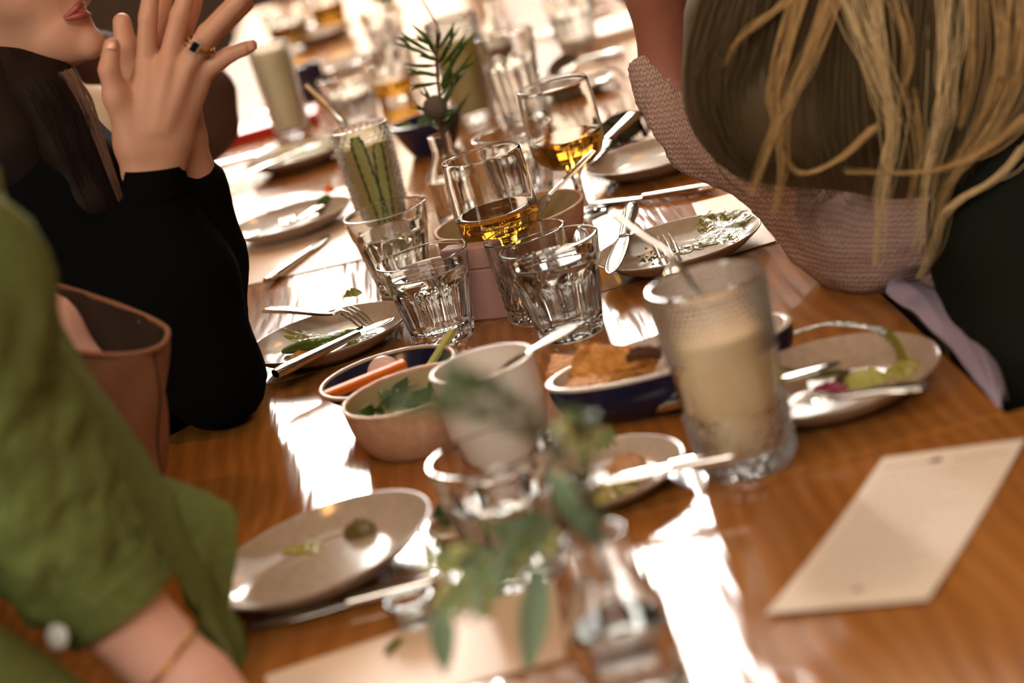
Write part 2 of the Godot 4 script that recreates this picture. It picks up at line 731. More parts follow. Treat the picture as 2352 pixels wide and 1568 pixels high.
		obj("cord", sweep([Vector3(0, 0.15, 0), Vector3(0, 4.78 - q[1], 0)], [0.004, 0.004], 8).build(), M.frame, t)
		var bm := mat(rgb(255, 196, 110), 0.4)
		bm.emission_enabled = true
		bm.emission = rgb(255, 186, 96)
		bm.emission_energy_multiplier = 14.0
		var bl := SphereMesh.new()
		bl.radius = 0.035
		bl.height = 0.07
		var b := obj("bulb", bl, bm, t)
		b.position.y = 0.05
		var l := OmniLight3D.new()
		l.name = "bulb_light"
		l.light_color = Color(1.0, 0.72, 0.42)
		l.light_energy = 0.35
		l.omni_range = 12.0
		l.omni_attenuation = 2.0
		l.light_size = 0.03
		l.shadow_enabled = true
		l.position.y = 0.05
		t.add_child(l)
	# benches along both sides
	for s in [-1.0, 1.0]:
		var t := thing("bench", "long dark wooden bench along the %s side of the table" % ("window-left" if s < 0 else "right-hand"), "bench", Vector3(s * 0.66, 0, -2.4))
		obj("seat", box(Vector3(-0.16, 0.42, -2.2), Vector3(0.16, 0.46, 2.2), 0.006), M.wood_dark, t)
		for z in [-2.0, -0.7, 0.7, 2.0]:
			obj("leg", box(Vector3(-0.14, 0, z - 0.03), Vector3(0.14, 0.42, z + 0.03), 0.004), M.wood_dark, t)


func tables() -> void:
	var spots := [
		[-0.43, 0.306, -1.1918, -0.62, "nearest table, its far corner jutting out past the next one"],
		[-0.44, 0.291, -1.738, -1.1930, "table under the tall milky drink, second from the viewer"],
		[-0.44, 0.305, -2.284, -1.7400, "table under the amber wine glasses, third from the viewer"],
		[-0.425, 0.325, -2.83, -2.287, "table under the sunglasses, fourth from the viewer"],
		[-0.42, 0.345, -3.376, -2.834, "table under the blurred water glasses, fifth from the viewer"],
		[-0.425, 0.355, -3.92, -3.38, "table sixth from the viewer, just past the stacked kraft menus"],
		[-0.44, 0.35, -4.47, -3.924, "table seventh from the viewer, under the far amber drinks"],
		[-0.45, 0.345, -5.02, -4.474, "table eighth from the viewer, blurred at the top"],
		[-0.46, 0.34, -5.57, -5.024, "farthest table, blurred at the very top of the picture"]]
	for i in spots.size():
		var q: Array = spots[i]
		var c := Vector3((q[0] + q[1]) / 2.0, 0, (q[2] + q[3]) / 2.0)
		var t := thing("dining_table", "brown oiled oak " + q[4], "table", c, 0.0, "tables pushed together in a row")
		var hx: float = (q[1] - q[0]) / 2.0
		var hz: float = (q[3] - q[2]) / 2.0
		var mb := slab(Vector3(-hx, 0.722, -hz), Vector3(hx, 0.75, hz), 0.0012)
		mb.planar(1.0 / 0.55, 1.0 / 1.3, Vector2(0.37 * i, 0.23 * i))
		obj("tabletop", mb.build(true), M.wood, t)
		obj("apron", box(Vector3(-hx + 0.05, 0.65, -hz + 0.05), Vector3(hx - 0.05, 0.7215, hz - 0.05)), M.wood_dark, t)
		for sx in [-1, 1]:
			for sz in [-1, 1]:
				var p := Vector3(sx * (hx - 0.07), 0, sz * (hz - 0.07))
				obj("leg", box(p + Vector3(-0.025, 0, -0.025), p + Vector3(0.025, 0.65, 0.025)), M.wood_dark, t)


# ---- glasses
func facet(n: float, hgt: float, top: float, amp: float) -> Callable:
	return func(a: float, _j: int, r: float, y: float) -> float:
		if r < 0.012:
			return r
		var u := fposmod(a * n / TAU, 1.0) * 2.0 - 1.0
		var arch := top * hgt * (1.0 - 0.10 * u * u)
		var k := smoothstep(0.0, 0.10 * hgt, arch - y) * smoothstep(0.0, 0.08 * hgt, y)
		return r - amp * k * (1.0 - u * u)


func tumbler_mesh(hgt: float, rt: float, rb: float, base: float, wall: float, fn: Callable, n := 108) -> ArrayMesh:
	var out := dense(rounded([Vector2(0.0, 0.0015), Vector2(rb * 0.6, 0.001), Vector2(rb - 0.001, 0.0), Vector2(rb, 0.003), Vector2(rt, hgt), Vector2(rt - wall, hgt)], 0.0012), 0.0028)
	var mb := MB.new()
	lathe(out, n, fn, mb)
	var inn := dense(rounded([Vector2(rt - wall, hgt), Vector2(rt - wall * 1.1, hgt - 0.003), Vector2(rb - wall * 1.4, base), Vector2(0.0, base - 0.001)], 0.004, 4), 0.006)
	lathe(inn, n, none, mb)
	return mb.build()


func fill_mesh(hgt: float, rt: float, rb: float, base: float, wall: float, level: float, n := 72) -> ArrayMesh:
	var k := (level - base) / (hgt - base)
	var rl := lerpf(rb - wall * 1.4, rt - wall * 1.1, k)
	var p := rounded([Vector2(0.0, base - 0.0014), Vector2(rb - wall * 1.4 + 0.0003, base - 0.0004), Vector2(rl + 0.0004, level), Vector2(0.0, level)], 0.0016, 3)
	return lathe(dense(p, 0.012), n).build()


func tumbler(label: String, at: Vector3, hgt: float, rt: float, rb: float, level: float, turn: float, group := "", liquid: Material = null) -> Node3D:
	var t := thing("water_glass", label, "glass", at, turn, group)
	obj("glass_body", tumbler_mesh(hgt, rt, rb, 0.011, 0.0028, facet(9, hgt, 0.74, 0.0030)), M.glass, t)
	if level > 0.0:
		obj("water", fill_mesh(hgt, rt, rb, 0.011, 0.0028, level), liquid if liquid else M.water, t)
	return t


func wine(label: String, at: Vector3, k: float, level: float) -> Node3D:
	# a straight-sided bowl with a round bottom on a short stem and a flat foot
	var t := thing("wine_glass", label, "glass", at, 0.0, "footed glasses of amber wine")
	var o := [Vector2(0.0, 0.0008), Vector2(0.027, 0.0), Vector2(0.0295, 0.0015), Vector2(0.026, 0.003), Vector2(0.007, 0.0055), Vector2(0.0048, 0.012), Vector2(0.0045, 0.040), Vector2(0.009, 0.049), Vector2(0.028, 0.0565), Vector2(0.0380, 0.069), Vector2(0.0392, 0.084), Vector2(0.0385, 0.115), Vector2(0.0368, 0.140), Vector2(0.0355, 0.140)]
	var i := [Vector2(0.0355, 0.140), Vector2(0.0371, 0.115), Vector2(0.0376, 0.084), Vector2(0.0366, 0.0703), Vector2(0.027, 0.0588), Vector2(0.009, 0.0525), Vector2(0.0, 0.0518)]
	for s in o.size():
		o[s] *= k
	for s in i.size():
		i[s] *= k
	var mb := lathe(dense(rounded(o, 0.008 * k, 4), 0.004), 80)
	lathe(dense(rounded(i, 0.008 * k, 4), 0.004), 80, none, mb)
	obj("glass_body", mb.build(), M.glass, t)
	var lv := level * k
	var p := [Vector2(0.0, 0.0514), Vector2(0.009, 0.0521), Vector2(0.0272, 0.0585), Vector2(0.0369, 0.0702), Vector2(0.0379, 0.084)]
	for s in p.size():
		p[s] *= k
	p.append(Vector2(0.0378 * k, lv))
	p.append(Vector2(0, lv))
	obj("wine", lathe(dense(rounded(p, 0.006 * k, 4), 0.006), 72).build(), M.amber, t)
	return t


func beads(hgt: float, y0: float, y1: float, rows_n: int, around: int, amp: float, fill := 1.0) -> Callable:
	return func(a: float, _j: int, r: float, y: float) -> float:
		if y < y0 or y > y1 or r < 0.015:
			return r
		var v := (y - y0) / (y1 - y0) * rows_n
		var row := floorf(v)
		var u := a * around / TAU + (0.5 if int(row) % 2 == 1 else 0.0)
		var du := (u - floorf(u) - 0.5) * 2.0
		var dv := (v - row - 0.5) * 2.0
		return r + amp * sqrt(maxf(0.0, 1.0 - (du * du + dv * dv) / fill))


func tall_glass(label: String, at: Vector3, hgt: float, rt: float, rb: float, level: float, drink: Material, near: bool, parent_turn := 0.0) -> Node3D:
	var t := thing("tall_glass", label, "glass", at, parent_turn)
	var n := 384 if near else 168
	var fine := beads(hgt, hgt * 0.62, hgt * 0.975, 13 if near else 8, 62 if near else 28, 0.0010, 1.0)
	var big := beads(hgt, hgt * 0.05, hgt * 0.34, 7, 22, 0.0026, 1.3)
	var all := beads(hgt, hgt * 0.03, hgt * 0.975, 24, 26, 0.0015, 1.0)
	var fn := func(a: float, j: int, r: float, y: float) -> float:
		if not near:
			return all.call(a, j, r, y)
		return fine.call(a, j, r, y) if y > hgt * 0.5 else big.call(a, j, r, y)
	var out := dense(rounded([Vector2(0.0, 0.002), Vector2(rb - 0.003, 0.0), Vector2(rb, 0.003), Vector2(rt, hgt - 0.002), Vector2(rt - 0.001, hgt), Vector2(rt - 0.0024, hgt)], 0.001), 0.0009 if near else 0.0011)
	var mb := lathe(out, n, fn)
	var thick := 0.0070 if near else 0.0036
	var rm := lerpf(rb, rt, 0.38) - (0.0050 if near else 0.0034)
	lathe(dense(rounded([Vector2(rt - 0.0024, hgt), Vector2(rt - 0.0032, hgt - 0.003), Vector2(rm, hgt * 0.40), Vector2(rb - thick, 0.014), Vector2(0.0, 0.012)], 0.004), 0.008), 96, none, mb)
	obj("glass_body", mb.build(), M.glass, t)
	var k := (level - 0.011) / (hgt - 0.011)
	var rl := lerpf(rb - 0.0036, rt - 0.0032, k)
	obj("drink", lathe(rounded([Vector2(0.0, 0.0126), Vector2(rb - thick - 0.0002, 0.0146), Vector2(rm - 0.0003, hgt * 0.40), Vector2(lerpf(rm, rt - 0.0032, (level / hgt - 0.40) / 0.6) - 0.0003, level), Vector2(0.0, level)], 0.003), 72).build(), drink, t)
	return t


func straw(label: String, pts: Array, r: float) -> void:
	var t := thing("metal_straw", label, "straw", pts[0])
	var loc := []
	for p in pts:
		loc.append(p - pts[0])
	var c := curve(loc, 24)
	var rad := []
	for i in c.size():
		rad.append(r)
	obj("tube", sweep(c, rad, 14).build(), M.steel, t)


func glasses() -> void:
	tumbler("faceted water glass in front of the fork plate, beside the navy bowl", Vector3(-0.0574, 0.7500, -1.7313), 0.079, 0.0425, 0.0290, 0.066, 0.1)
	tumbler("faceted water glass half full, right of the pink box behind the flatbread", Vector3(0.0518, 0.7500, -1.6350), 0.083, 0.0428, 0.0285, 0.069, 0.32)
	tumbler("faceted water glass directly in front of the cucumber drink", Vector3(-0.0874, 0.7500, -1.9576), 0.083, 0.0430, 0.0285, 0.060, 0.2)
	tumbler("blurred faceted water glass behind the eucalyptus sprigs in the foreground", Vector3(-0.0308, 0.7500, -1.1475), 0.083, 0.0400, 0.0285, 0.054, 0.5)
	tumbler("short water glass with a wide rim behind the two amber wine glasses", Vector3(0.0610, 0.7500, -2.2124), 0.08, 0.0460, 0.031, 0.055, 0.4)
	tumbler("blurred water glass behind the cucumber drink's bent straw", Vector3(-0.1357, 0.7500, -3.0504), 0.085, 0.0460, 0.031, 0.058, 0.15)
	tumbler("blurred tall water glass with a red glint behind the rosemary sprig", Vector3(0.0990, 0.7500, -2.6993), 0.125, 0.0400, 0.031, 0.085, 0.25)
	tumbler("far amber drink in a low glass beside the topmost left plate", Vector3(-0.2843, 0.7500, -4.3618), 0.09, 0.0520, 0.038, 0.055, 0.0, "", M.amber)
	tumbler("farthest amber drink at the top edge, behind the plate", Vector3(-0.2001, 0.7500, -4.5206), 0.09, 0.0440, 0.034, 0.06, 0.0, "", M.amber)
	tumbler("small blurred amber drink left of the rosemary sprig", Vector3(-0.0750, 0.7500, -3.2148), 0.08, 0.0400, 0.030, 0.035, 0.0, "", M.amber)
	tumbler("far water glass at the top edge left of the rosemary tip", Vector3(-0.0741, 0.7500, -3.7958), 0.09, 0.0420, 0.031, 0.06, 0.3)
	tumbler("far water glass at the top edge right of the rosemary tip", Vector3(0.2328, 0.7500, -3.2348), 0.09, 0.0420, 0.031, 0.06, 0.3)
	# cut-glass tumbler: diamonds low down, plain above
	var hg := 0.076
	var t := thing("cut_glass_tumbler", "empty cut glass tumbler with diamond pattern, tucked behind the half full glass", "glass", Vector3(0.0356, 0.7500, -1.7214))
	var cut := func(a: float, _j: int, r: float, y: float) -> float:
		if r < 0.02 or y < 0.006 or y > hg * 0.62:
			return r
		var u := a * 22.0 / TAU
		var v := (y - 0.006) / 0.0085
		var d := maxf(absf(fposmod(u + v * 0.5, 1.0) - 0.5), absf(fposmod(u - v * 0.5, 1.0) - 0.5))
		return r - 0.0022 * d * 2.0 * smoothstep(hg * 0.62, hg * 0.55, y)
	obj("glass_body", tumbler_mesh(hg, 0.0372, 0.0335, 0.012, 0.0026, cut, 264), M.glass, t)
	wine("amber wine glass with a straight clear rim above the pink box, nearest of two", Vector3(0.0178, 0.7500, -1.7974), 1.0, 0.0875)
	wine("darker amber wine glass beside the sunglasses, behind the spoon handle", Vector3(0.1107, 0.7500, -2.0591), 1.02, 0.0850)
	# tall drinks
	tall_glass("tall hobnail glass of milky drink with a metal straw, large at right", Vector3(0.1275, 0.7500, -1.2221), 0.130, 0.0390, 0.0300, 0.096, M.cream, true)
	var cu := tall_glass("beaded tall glass of pale drink with cucumber ribbons and bent straw", Vector3(-0.0991, 0.7500, -2.1811), 0.135, 0.0325, 0.0270, 0.118, M.lime, false)
	tall_glass("blurred tall glass of milky green drink beside the raised hand", Vector3(-0.2439, 0.7500, -3.1420), 0.150, 0.0330, 0.0270, 0.141, M.milk, false)
	tall_glass("blurred tall olive drink behind the rosemary sprig", Vector3(0.0354, 0.7500, -2.8228), 0.150, 0.0380, 0.0290, 0.120, M.olive_drink, false)
	straw("steel straw leaning out of the large milky drink", [Vector3(0.0850, 0.9273, -1.2720), Vector3(0.0988, 0.9102, -1.2620), Vector3(0.1136, 0.8933, -1.2520), Vector3(0.1228, 0.8663, -1.2450), Vector3(0.1267, 0.8383, -1.2350)], 0.0026)
	straw("bent steel straw in the cucumber drink", [Vector3(-0.1527, 0.9205, -2.3600), Vector3(-0.1369, 0.8976, -2.3450), Vector3(-0.1260, 0.8802, -2.3350), Vector3(-0.1204, 0.8593, -2.3300), Vector3(-0.1244, 0.7996, -2.3200)], 0.0030)
	# cucumber ribbons folded against the glass
	var cp: Vector3 = cu.position
	for q in [[0.0165, 0.129, 0.0064, 1.78, "first"], [0.0165, 0.117, 0.0058, 1.02, "second"]]:
		var c := thing("cucumber_ribbon", "cucumber ribbon with dark peel edges, %s in the beaded glass" % ("upright one poking out" if q[3] > 1.5 else "slanting lower one"), "vegetable", cp)
		var g := []
		for j in 15:
			var f := j / 14.0
			var y: float = lerpf(0.016, q[1], f)
			var rr := lerpf(0.0232, 0.0292, y / 0.135) + 0.0005
			if y > 0.117:
				rr -= 0.001
			var row := PackedVector3Array()
			for i in 7:
				var a: float = q[3] + (i - 3) / 3.0 * q[2] / rr * (1.0 if f < 0.94 else 0.55) + 0.22 * (f - 1.0) * (1.0 if q[3] > 1.5 else -1.6)
				row.append(Vector3(cos(a) * rr, y, sin(a) * rr))
			g.append(row)
		var mb := MB.new()
		var inn := []
		for r in g:
			var b := PackedVector3Array()
			for p in r:
				b.append(p * Vector3(0.93, 1, 0.93))
			b.reverse()
			var rr := PackedVector3Array(r)
			rr.append_array(b)
			inn.append(rr)
		mb.rows(inn, true)
		mb.fan(inn[0], true)
		mb.fan(inn[-1], false)
		obj("flesh", mb.build(), M.cucumber, c)
		for e in [0, 6]:
			var path := []
			var rad := []
			for r in g:
				path.append(r[e])
				rad.append(0.0013)
			obj("peel", sweep(path, rad, 8).build(), M.peel, c)


# ---- crockery
func plate_y(r: float) -> float:
	return 0.0060 + 0.0146 * pow(clampf((r - 0.046) / 0.0295, 0.0, 1.0), 1.7)


func solo(called: String, mb: MB, m: Material, label: String, category: String, group := "", flat := false) -> MeshInstance3D:
	var lo := Vector3(1e9, 1e9, 1e9)
	var hi := -lo
	for p in mb.v:
		lo = lo.min(p)
		hi = hi.max(p)
	var c := Vector3((lo.x + hi.x) / 2.0, lo.y, (lo.z + hi.z) / 2.0)
	mb.move(Transform3D(Basis(), -c))
	var o := obj(called, mb.build(flat), m)
	o.position = c
	tag(o, label, category, group)
	return o


func part(called: String, mb: MB, m: Material, parent: Node3D, flat := false) -> MeshInstance3D:
	mb.move(Transform3D(Basis(), -parent.position))
	return obj(called, mb.build(flat), m, parent)


func bowl(label: String, at: Vector3, rr: float, rb: float, hgt: float, wall: float, outer: Material, inner: Material, rim: Material, called := "bowl", stretch := 1.0, turn := 0.0, bulge := 0.0) -> Node3D:
	var t := thing(called, label, called, at, turn)
	var sc := Transform3D(Basis.from_scale(Vector3(stretch, 1, 1)))
	var o := dense(rounded([Vector2(0, 0.003), Vector2(rb * 0.8, 0.003), Vector2(rb * 0.84, 0.0), Vector2(rb, 0.0), Vector2(lerpf(rb, rr, 0.5) + bulge, hgt * 0.42), Vector2(rr, hgt - 0.001), Vector2(rr - wall * 0.5, hgt - 0.0008), Vector2(0, hgt - 0.004)], minf(0.02, hgt * 0.4), 5), 0.004)
	# the outer wall ends under the rim; the lining and the rim are shells of their own
	var a := PackedVector2Array()
	for q in o:
		if q.x < rr - wall * 0.45 and q.y > hgt - 0.0045:
			break
		a.append(q)
	var k := wall * 0.55
	var top: Vector2 = a[-1]
	a.append(Vector2(top.x - k, top.y))
	a.append(Vector2(lerpf(rb, rr, 0.5) + bulge - k, hgt * 0.42))
	a.append(Vector2(rb - k, 0.004))
	a.append(Vector2(0, 0.004))
	var mb := lathe(a, 72)
	mb.move(sc)
	obj("bowl_wall", mb.build(), outer, t)
	var p := dense(rounded([Vector2(0, 0.0045), Vector2(rb - k, 0.0045), Vector2(lerpf(rb, rr, 0.5) + bulge - k, hgt * 0.44), Vector2(rr - k, hgt - 0.001), Vector2(rr - wall, hgt - 0.001), Vector2(lerpf(rb, rr, 0.5) + bulge - wall * 1.1, hgt * 0.46), Vector2(rb - wall, 0.0065), Vector2(0, 0.0062)], minf(0.012, hgt * 0.3), 5), 0.004)
	mb = lathe(p, 72)
	mb.move(sc)
	obj("glaze_lining", mb.build(), inner, t)
	var g := rounded([Vector2(rr - wall - 0.0002, hgt - 0.0022), Vector2(rr - wall - 0.0002, hgt + 0.0002), Vector2(rr - wall * 0.5, hgt + 0.0008), Vector2(rr + 0.0003, hgt), Vector2(rr + 0.0002, hgt - 0.0022), Vector2(rr - wall - 0.0002, hgt - 0.0022)], 0.0012)
	mb = lathe(g, 72)
	mb.move(sc)
	obj("rim", mb.build(), rim, t)
	return t


func crockery() -> void:
	# small stoneware plates, all alike
	var o := [Vector2(0, 0.0024), Vector2(0.038, 0.0024), Vector2(0.039, 0.0), Vector2(0.044, 0.0), Vector2(0.046, 0.0022), Vector2(0.062, 0.0085), Vector2(0.0768, 0.0190), Vector2(0.0776, 0.0212), Vector2(0.0757, 0.0208)]
	var prof := dense(rounded(o, 0.004, 4), 0.004)
	for k in 15:
		var r := 0.0755 * (1.0 - k / 14.0)
		prof.append(Vector2(r, plate_y(r)))
	var pm := lathe(prof, 96).build()
	var spots := [
		[Vector3(-0.1611, 0.7500, -1.7866), "stoneware plate with a green pepper, fork and knife across it"],
		[Vector3(-0.2179, 0.7500, -2.3866), "stoneware plate smeared with olive sauce, a short fork in it, beside the black sleeve"],
		[Vector3(-0.2239, 0.7500, -2.8505), "blurred stoneware plate under the tall milky green drink"],
		[Vector3(0.1694, 0.7500, -1.7648), "stoneware plate with glossy green sauce, a knife on its rim and a fork"],
		[Vector3(0.2061, 0.7500, -2.1736), "empty stoneware plate partly covered by the knitted sleeve, near sunglasses"],
		[Vector3(0.2020, 0.7500, -1.2976), "stoneware plate with salad scraps near the lavender napkin"],
		[Vector3(-0.1553, 0.7500, -1.2271), "stoneware plate with a leaf roll, partly behind the green jacket"],
		[Vector3(0.0298, 0.7500, -1.2464), "blurred stoneware plate behind the eucalyptus with a knife across it"],
		[Vector3(0.1810, 0.7500, -2.8042), "blurred stoneware plate with a white spoon standing on it"],
		[Vector3(-0.2201, 0.7500, -4.3570), "blurred stoneware plate with a green streak at the top left"],
		[Vector3(-0.1572, 0.7500, -3.7256), "blurred stoneware plate behind the water glass with the bent straw"],
		[Vector3(0.0798, 0.7500, -3.3551), "blurred stoneware plate behind the tall water glass"]]
	for i in spots.size():
		var t := thing("plate", spots[i][1], "plate", spots[i][0], 0.3 * i, "small stoneware plates")
		obj("plate_body", pm, M.glaze, t)
		if i == 6:
			t.rotation = Vector3(0, 0, 0.085)
			t.position.y += 0.0034
		if i == 7 or i == 8:
			t.get_child(0).scale = Vector3(0.78, 0.78, 0.78)
	bowl("navy bowl with carrot and radish, a pale line on its rim", Vector3(-0.1037, 0.7500, -1.5588), 0.0575, 0.026, 0.033, 0.0035, M.navy, M.navy, M.navy_rim)
	bowl("tan stoneware bowl of green salad dip in front of the navy bowl", Vector3(-0.0821, 0.7500, -1.4556), 0.0565, 0.042, 0.043, 0.0036, M.clay, M.clay_in, M.clay, "bowl", 1.0, 0.0, 0.004)
	bowl("pale straight-sided cup with a spoon handle, behind the blurred leaves", Vector3(-0.0253, 0.7500, -1.3708), 0.0385, 0.032, 0.073, 0.0034, M.white_clay, M.white_clay, M.white_clay, "cup", 1.0, 0.0, 0.002)
	bowl("tan stoneware bowl of herb dip with a spoon in it, behind the amber wine", Vector3(0.0301, 0.7500, -1.9307), 0.0765, 0.056, 0.050, 0.0036, M.clay, M.clay_in, M.clay, "bowl", 1.0, 0.0, 0.003)
	var pk := thing("pink_box", "small matt pink box with a lid line between the two nearest water glasses", "box", Vector3(-0.019, 0.75, -1.7525), atan2(-0.031, 0.046))
	obj("box_base", box(Vector3(-0.0278, 0, -0.018), Vector3(0.0278, 0.048, 0.0), 0.0015), M.pink_clay, pk)
	obj("lid", box(Vector3(-0.0278, 0.0484, -0.018), Vector3(0.0278, 0.0695, 0.0), 0.0015), M.pink_clay, pk)
	bowl("blurred navy bowl behind the rosemary bud vase", Vector3(-0.0315, 0.7500, -2.6688), 0.0500, 0.030, 0.046, 0.0035, M.navy, M.navy, M.navy)
	bowl("small dark navy cup between the far drinks at top left", Vector3(-0.2174, 0.7500, -3.5077), 0.0260, 0.022, 0.06, 0.003, M.navy, M.navy, M.navy, "cup")
	bowl("long navy boat-shaped dish of flatbread behind the milky drink", Vector3(0.1081, 0.7500, -1.3970), 0.0480, 0.034, 0.036, 0.0030, M.navy, M.grey_glaze, M.grey_glaze, "dish", 1.95, 0.03, 0.006)
	bowl("tiny tan dish of dark herbs, mostly behind the foreground water glass", Vector3(-0.0615, 0.7500, -1.2351), 0.026, 0.018, 0.012, 0.0026, M.clay, M.clay_in, M.clay, "dish")
	bowl("tiny clear glass dish on the kraft menu in the foreground", Vector3(-0.1007, 0.7513, -1.1146), 0.0155, 0.010, 0.017, 0.003, M.glass, M.glass, M.glass, "dish")
	solo("red_notebook", slab(Vector3(-0.3038, 0.7500, -3.2654) + Vector3(-0.10, 0, -0.05), Vector3(-0.3038, 0.7500, -3.2654) + Vector3(0.10, 0.017, 0.06), 0.002), M.red, "red bound notebook lying by the foot of the blurred milky green drink", "notebook", "", true)


# ---- cutlery
func fork(label: String, hd: Vector3, nk: Vector3, bs: Vector3, tip: Vector3, group := "dinner forks") -> void:
	var t := thing("fork", label, "fork", hd, 0.0, group)
	var pts := curve([hd, hd.lerp(nk, 0.4) + Vector3(0, 0.0015, 0), nk, nk.lerp(bs, 0.55) + Vector3(0, 0.002, 0), bs], 24)
	var ws := steps([0.0072, 0.0088, 0.0078, 0.0056, 0.0036, 0.0030, 0.0048, 0.0092, 0.0100], 24)
	var sz := []
	for i in pts.size():
		sz.append(Vector2(ws[i], 0.0013 + (0.0006 if i < 16 else 0.0)))
	part("handle", sweep(pts, sz, 12, Vector3.UP, null, 0.8), M.steel, t)
	var dir := (tip - bs).normalized()
	var side := dir.cross(Vector3.UP).normalized()
	for k in 4:
		var off := side * (k - 1.5) * 0.0057
		var c := curve([bs - dir * 0.001 + off * 0.98, bs.lerp(tip, 0.35) + off + Vector3(0, 0.0016, 0), bs.lerp(tip, 0.75) + off, tip + off * 0.94], 12)
		var s := []
		for i in c.size():
			var f := i / 12.0
			s.append(Vector2(lerpf(0.0019, 0.0008, f), lerpf(0.0012, 0.0006, f)))
		part("tine", sweep(c, s, 8, Vector3.UP), M.steel, t)


func knife(label: String, hd: Vector3, bol: Vector3, tip: Vector3, up := Vector3.UP, group := "dinner knives") -> void:
	var t := thing("knife", label, "knife", hd, 0.0, group)
	var pts := curve([hd, hd.lerp(bol, 0.3), hd.lerp(bol, 0.7), bol], 20)
	var ws := steps([0.0060, 0.0080, 0.0074, 0.0064, 0.0056, 0.0052], 20)
	var sz := []
	for i in pts.size():
		sz.append(Vector2(ws[i], ws[i] * 0.62))
	part("handle", sweep(pts, sz, 14, up, null, 0.85), M.steel, t)
	pts = curve([bol - (tip - bol) * 0.02, bol.lerp(tip, 0.3), bol.lerp(tip, 0.7), tip], 20)
	ws = steps([0.0050, 0.0078, 0.0090, 0.0094, 0.0090, 0.0070, 0.0012], 20)
	sz = []
	for i in pts.size():
		sz.append(Vector2(ws[i], 0.0009))
	part("blade", sweep(pts, sz, 10, up), M.steel, t)


func spoon(label: String, hd: Vector3, nk: Vector3, tip: Vector3, up := Vector3.UP, wide := 0.017) -> void:
	var t := thing("spoon", label, "spoon", hd)
	var pts := curve([hd, hd.lerp(nk, 0.4), hd.lerp(nk, 0.8), nk], 20)
	var ws := steps([0.0066, 0.0088, 0.0072, 0.0048, 0.0034, 0.0030], 20)
	var sz := []
	for i in pts.size():
		sz.append(Vector2(ws[i], 0.0013))
	part("handle", sweep(pts, sz, 10, up, null, 0.85), M.steel, t)
	var dir := (tip - nk).normalized()
	var side := dir.cross(up).normalized()
	var nm := side.cross(dir).normalized()
	var g := []
	for j in 15:
		var f := j / 14.0
		var w := wide * sqrt(maxf(0.02, 1.0 - pow(2.0 * f - 1.0, 2.0))) * (0.85 + 0.25 * f)
		var row := PackedVector3Array()
		for i in 11:
			var u := (i - 5) / 5.0
			var dip := 0.0065 * (1.0 - u * u) * (1.0 - pow(2.0 * f - 1.0, 2.0))
			row.append(nk.lerp(tip, f) + side * w * u - nm * dip)
		g.append(row)
	part("spoon_bowl", sheet(g, 0.0013, nm), M.steel, t)


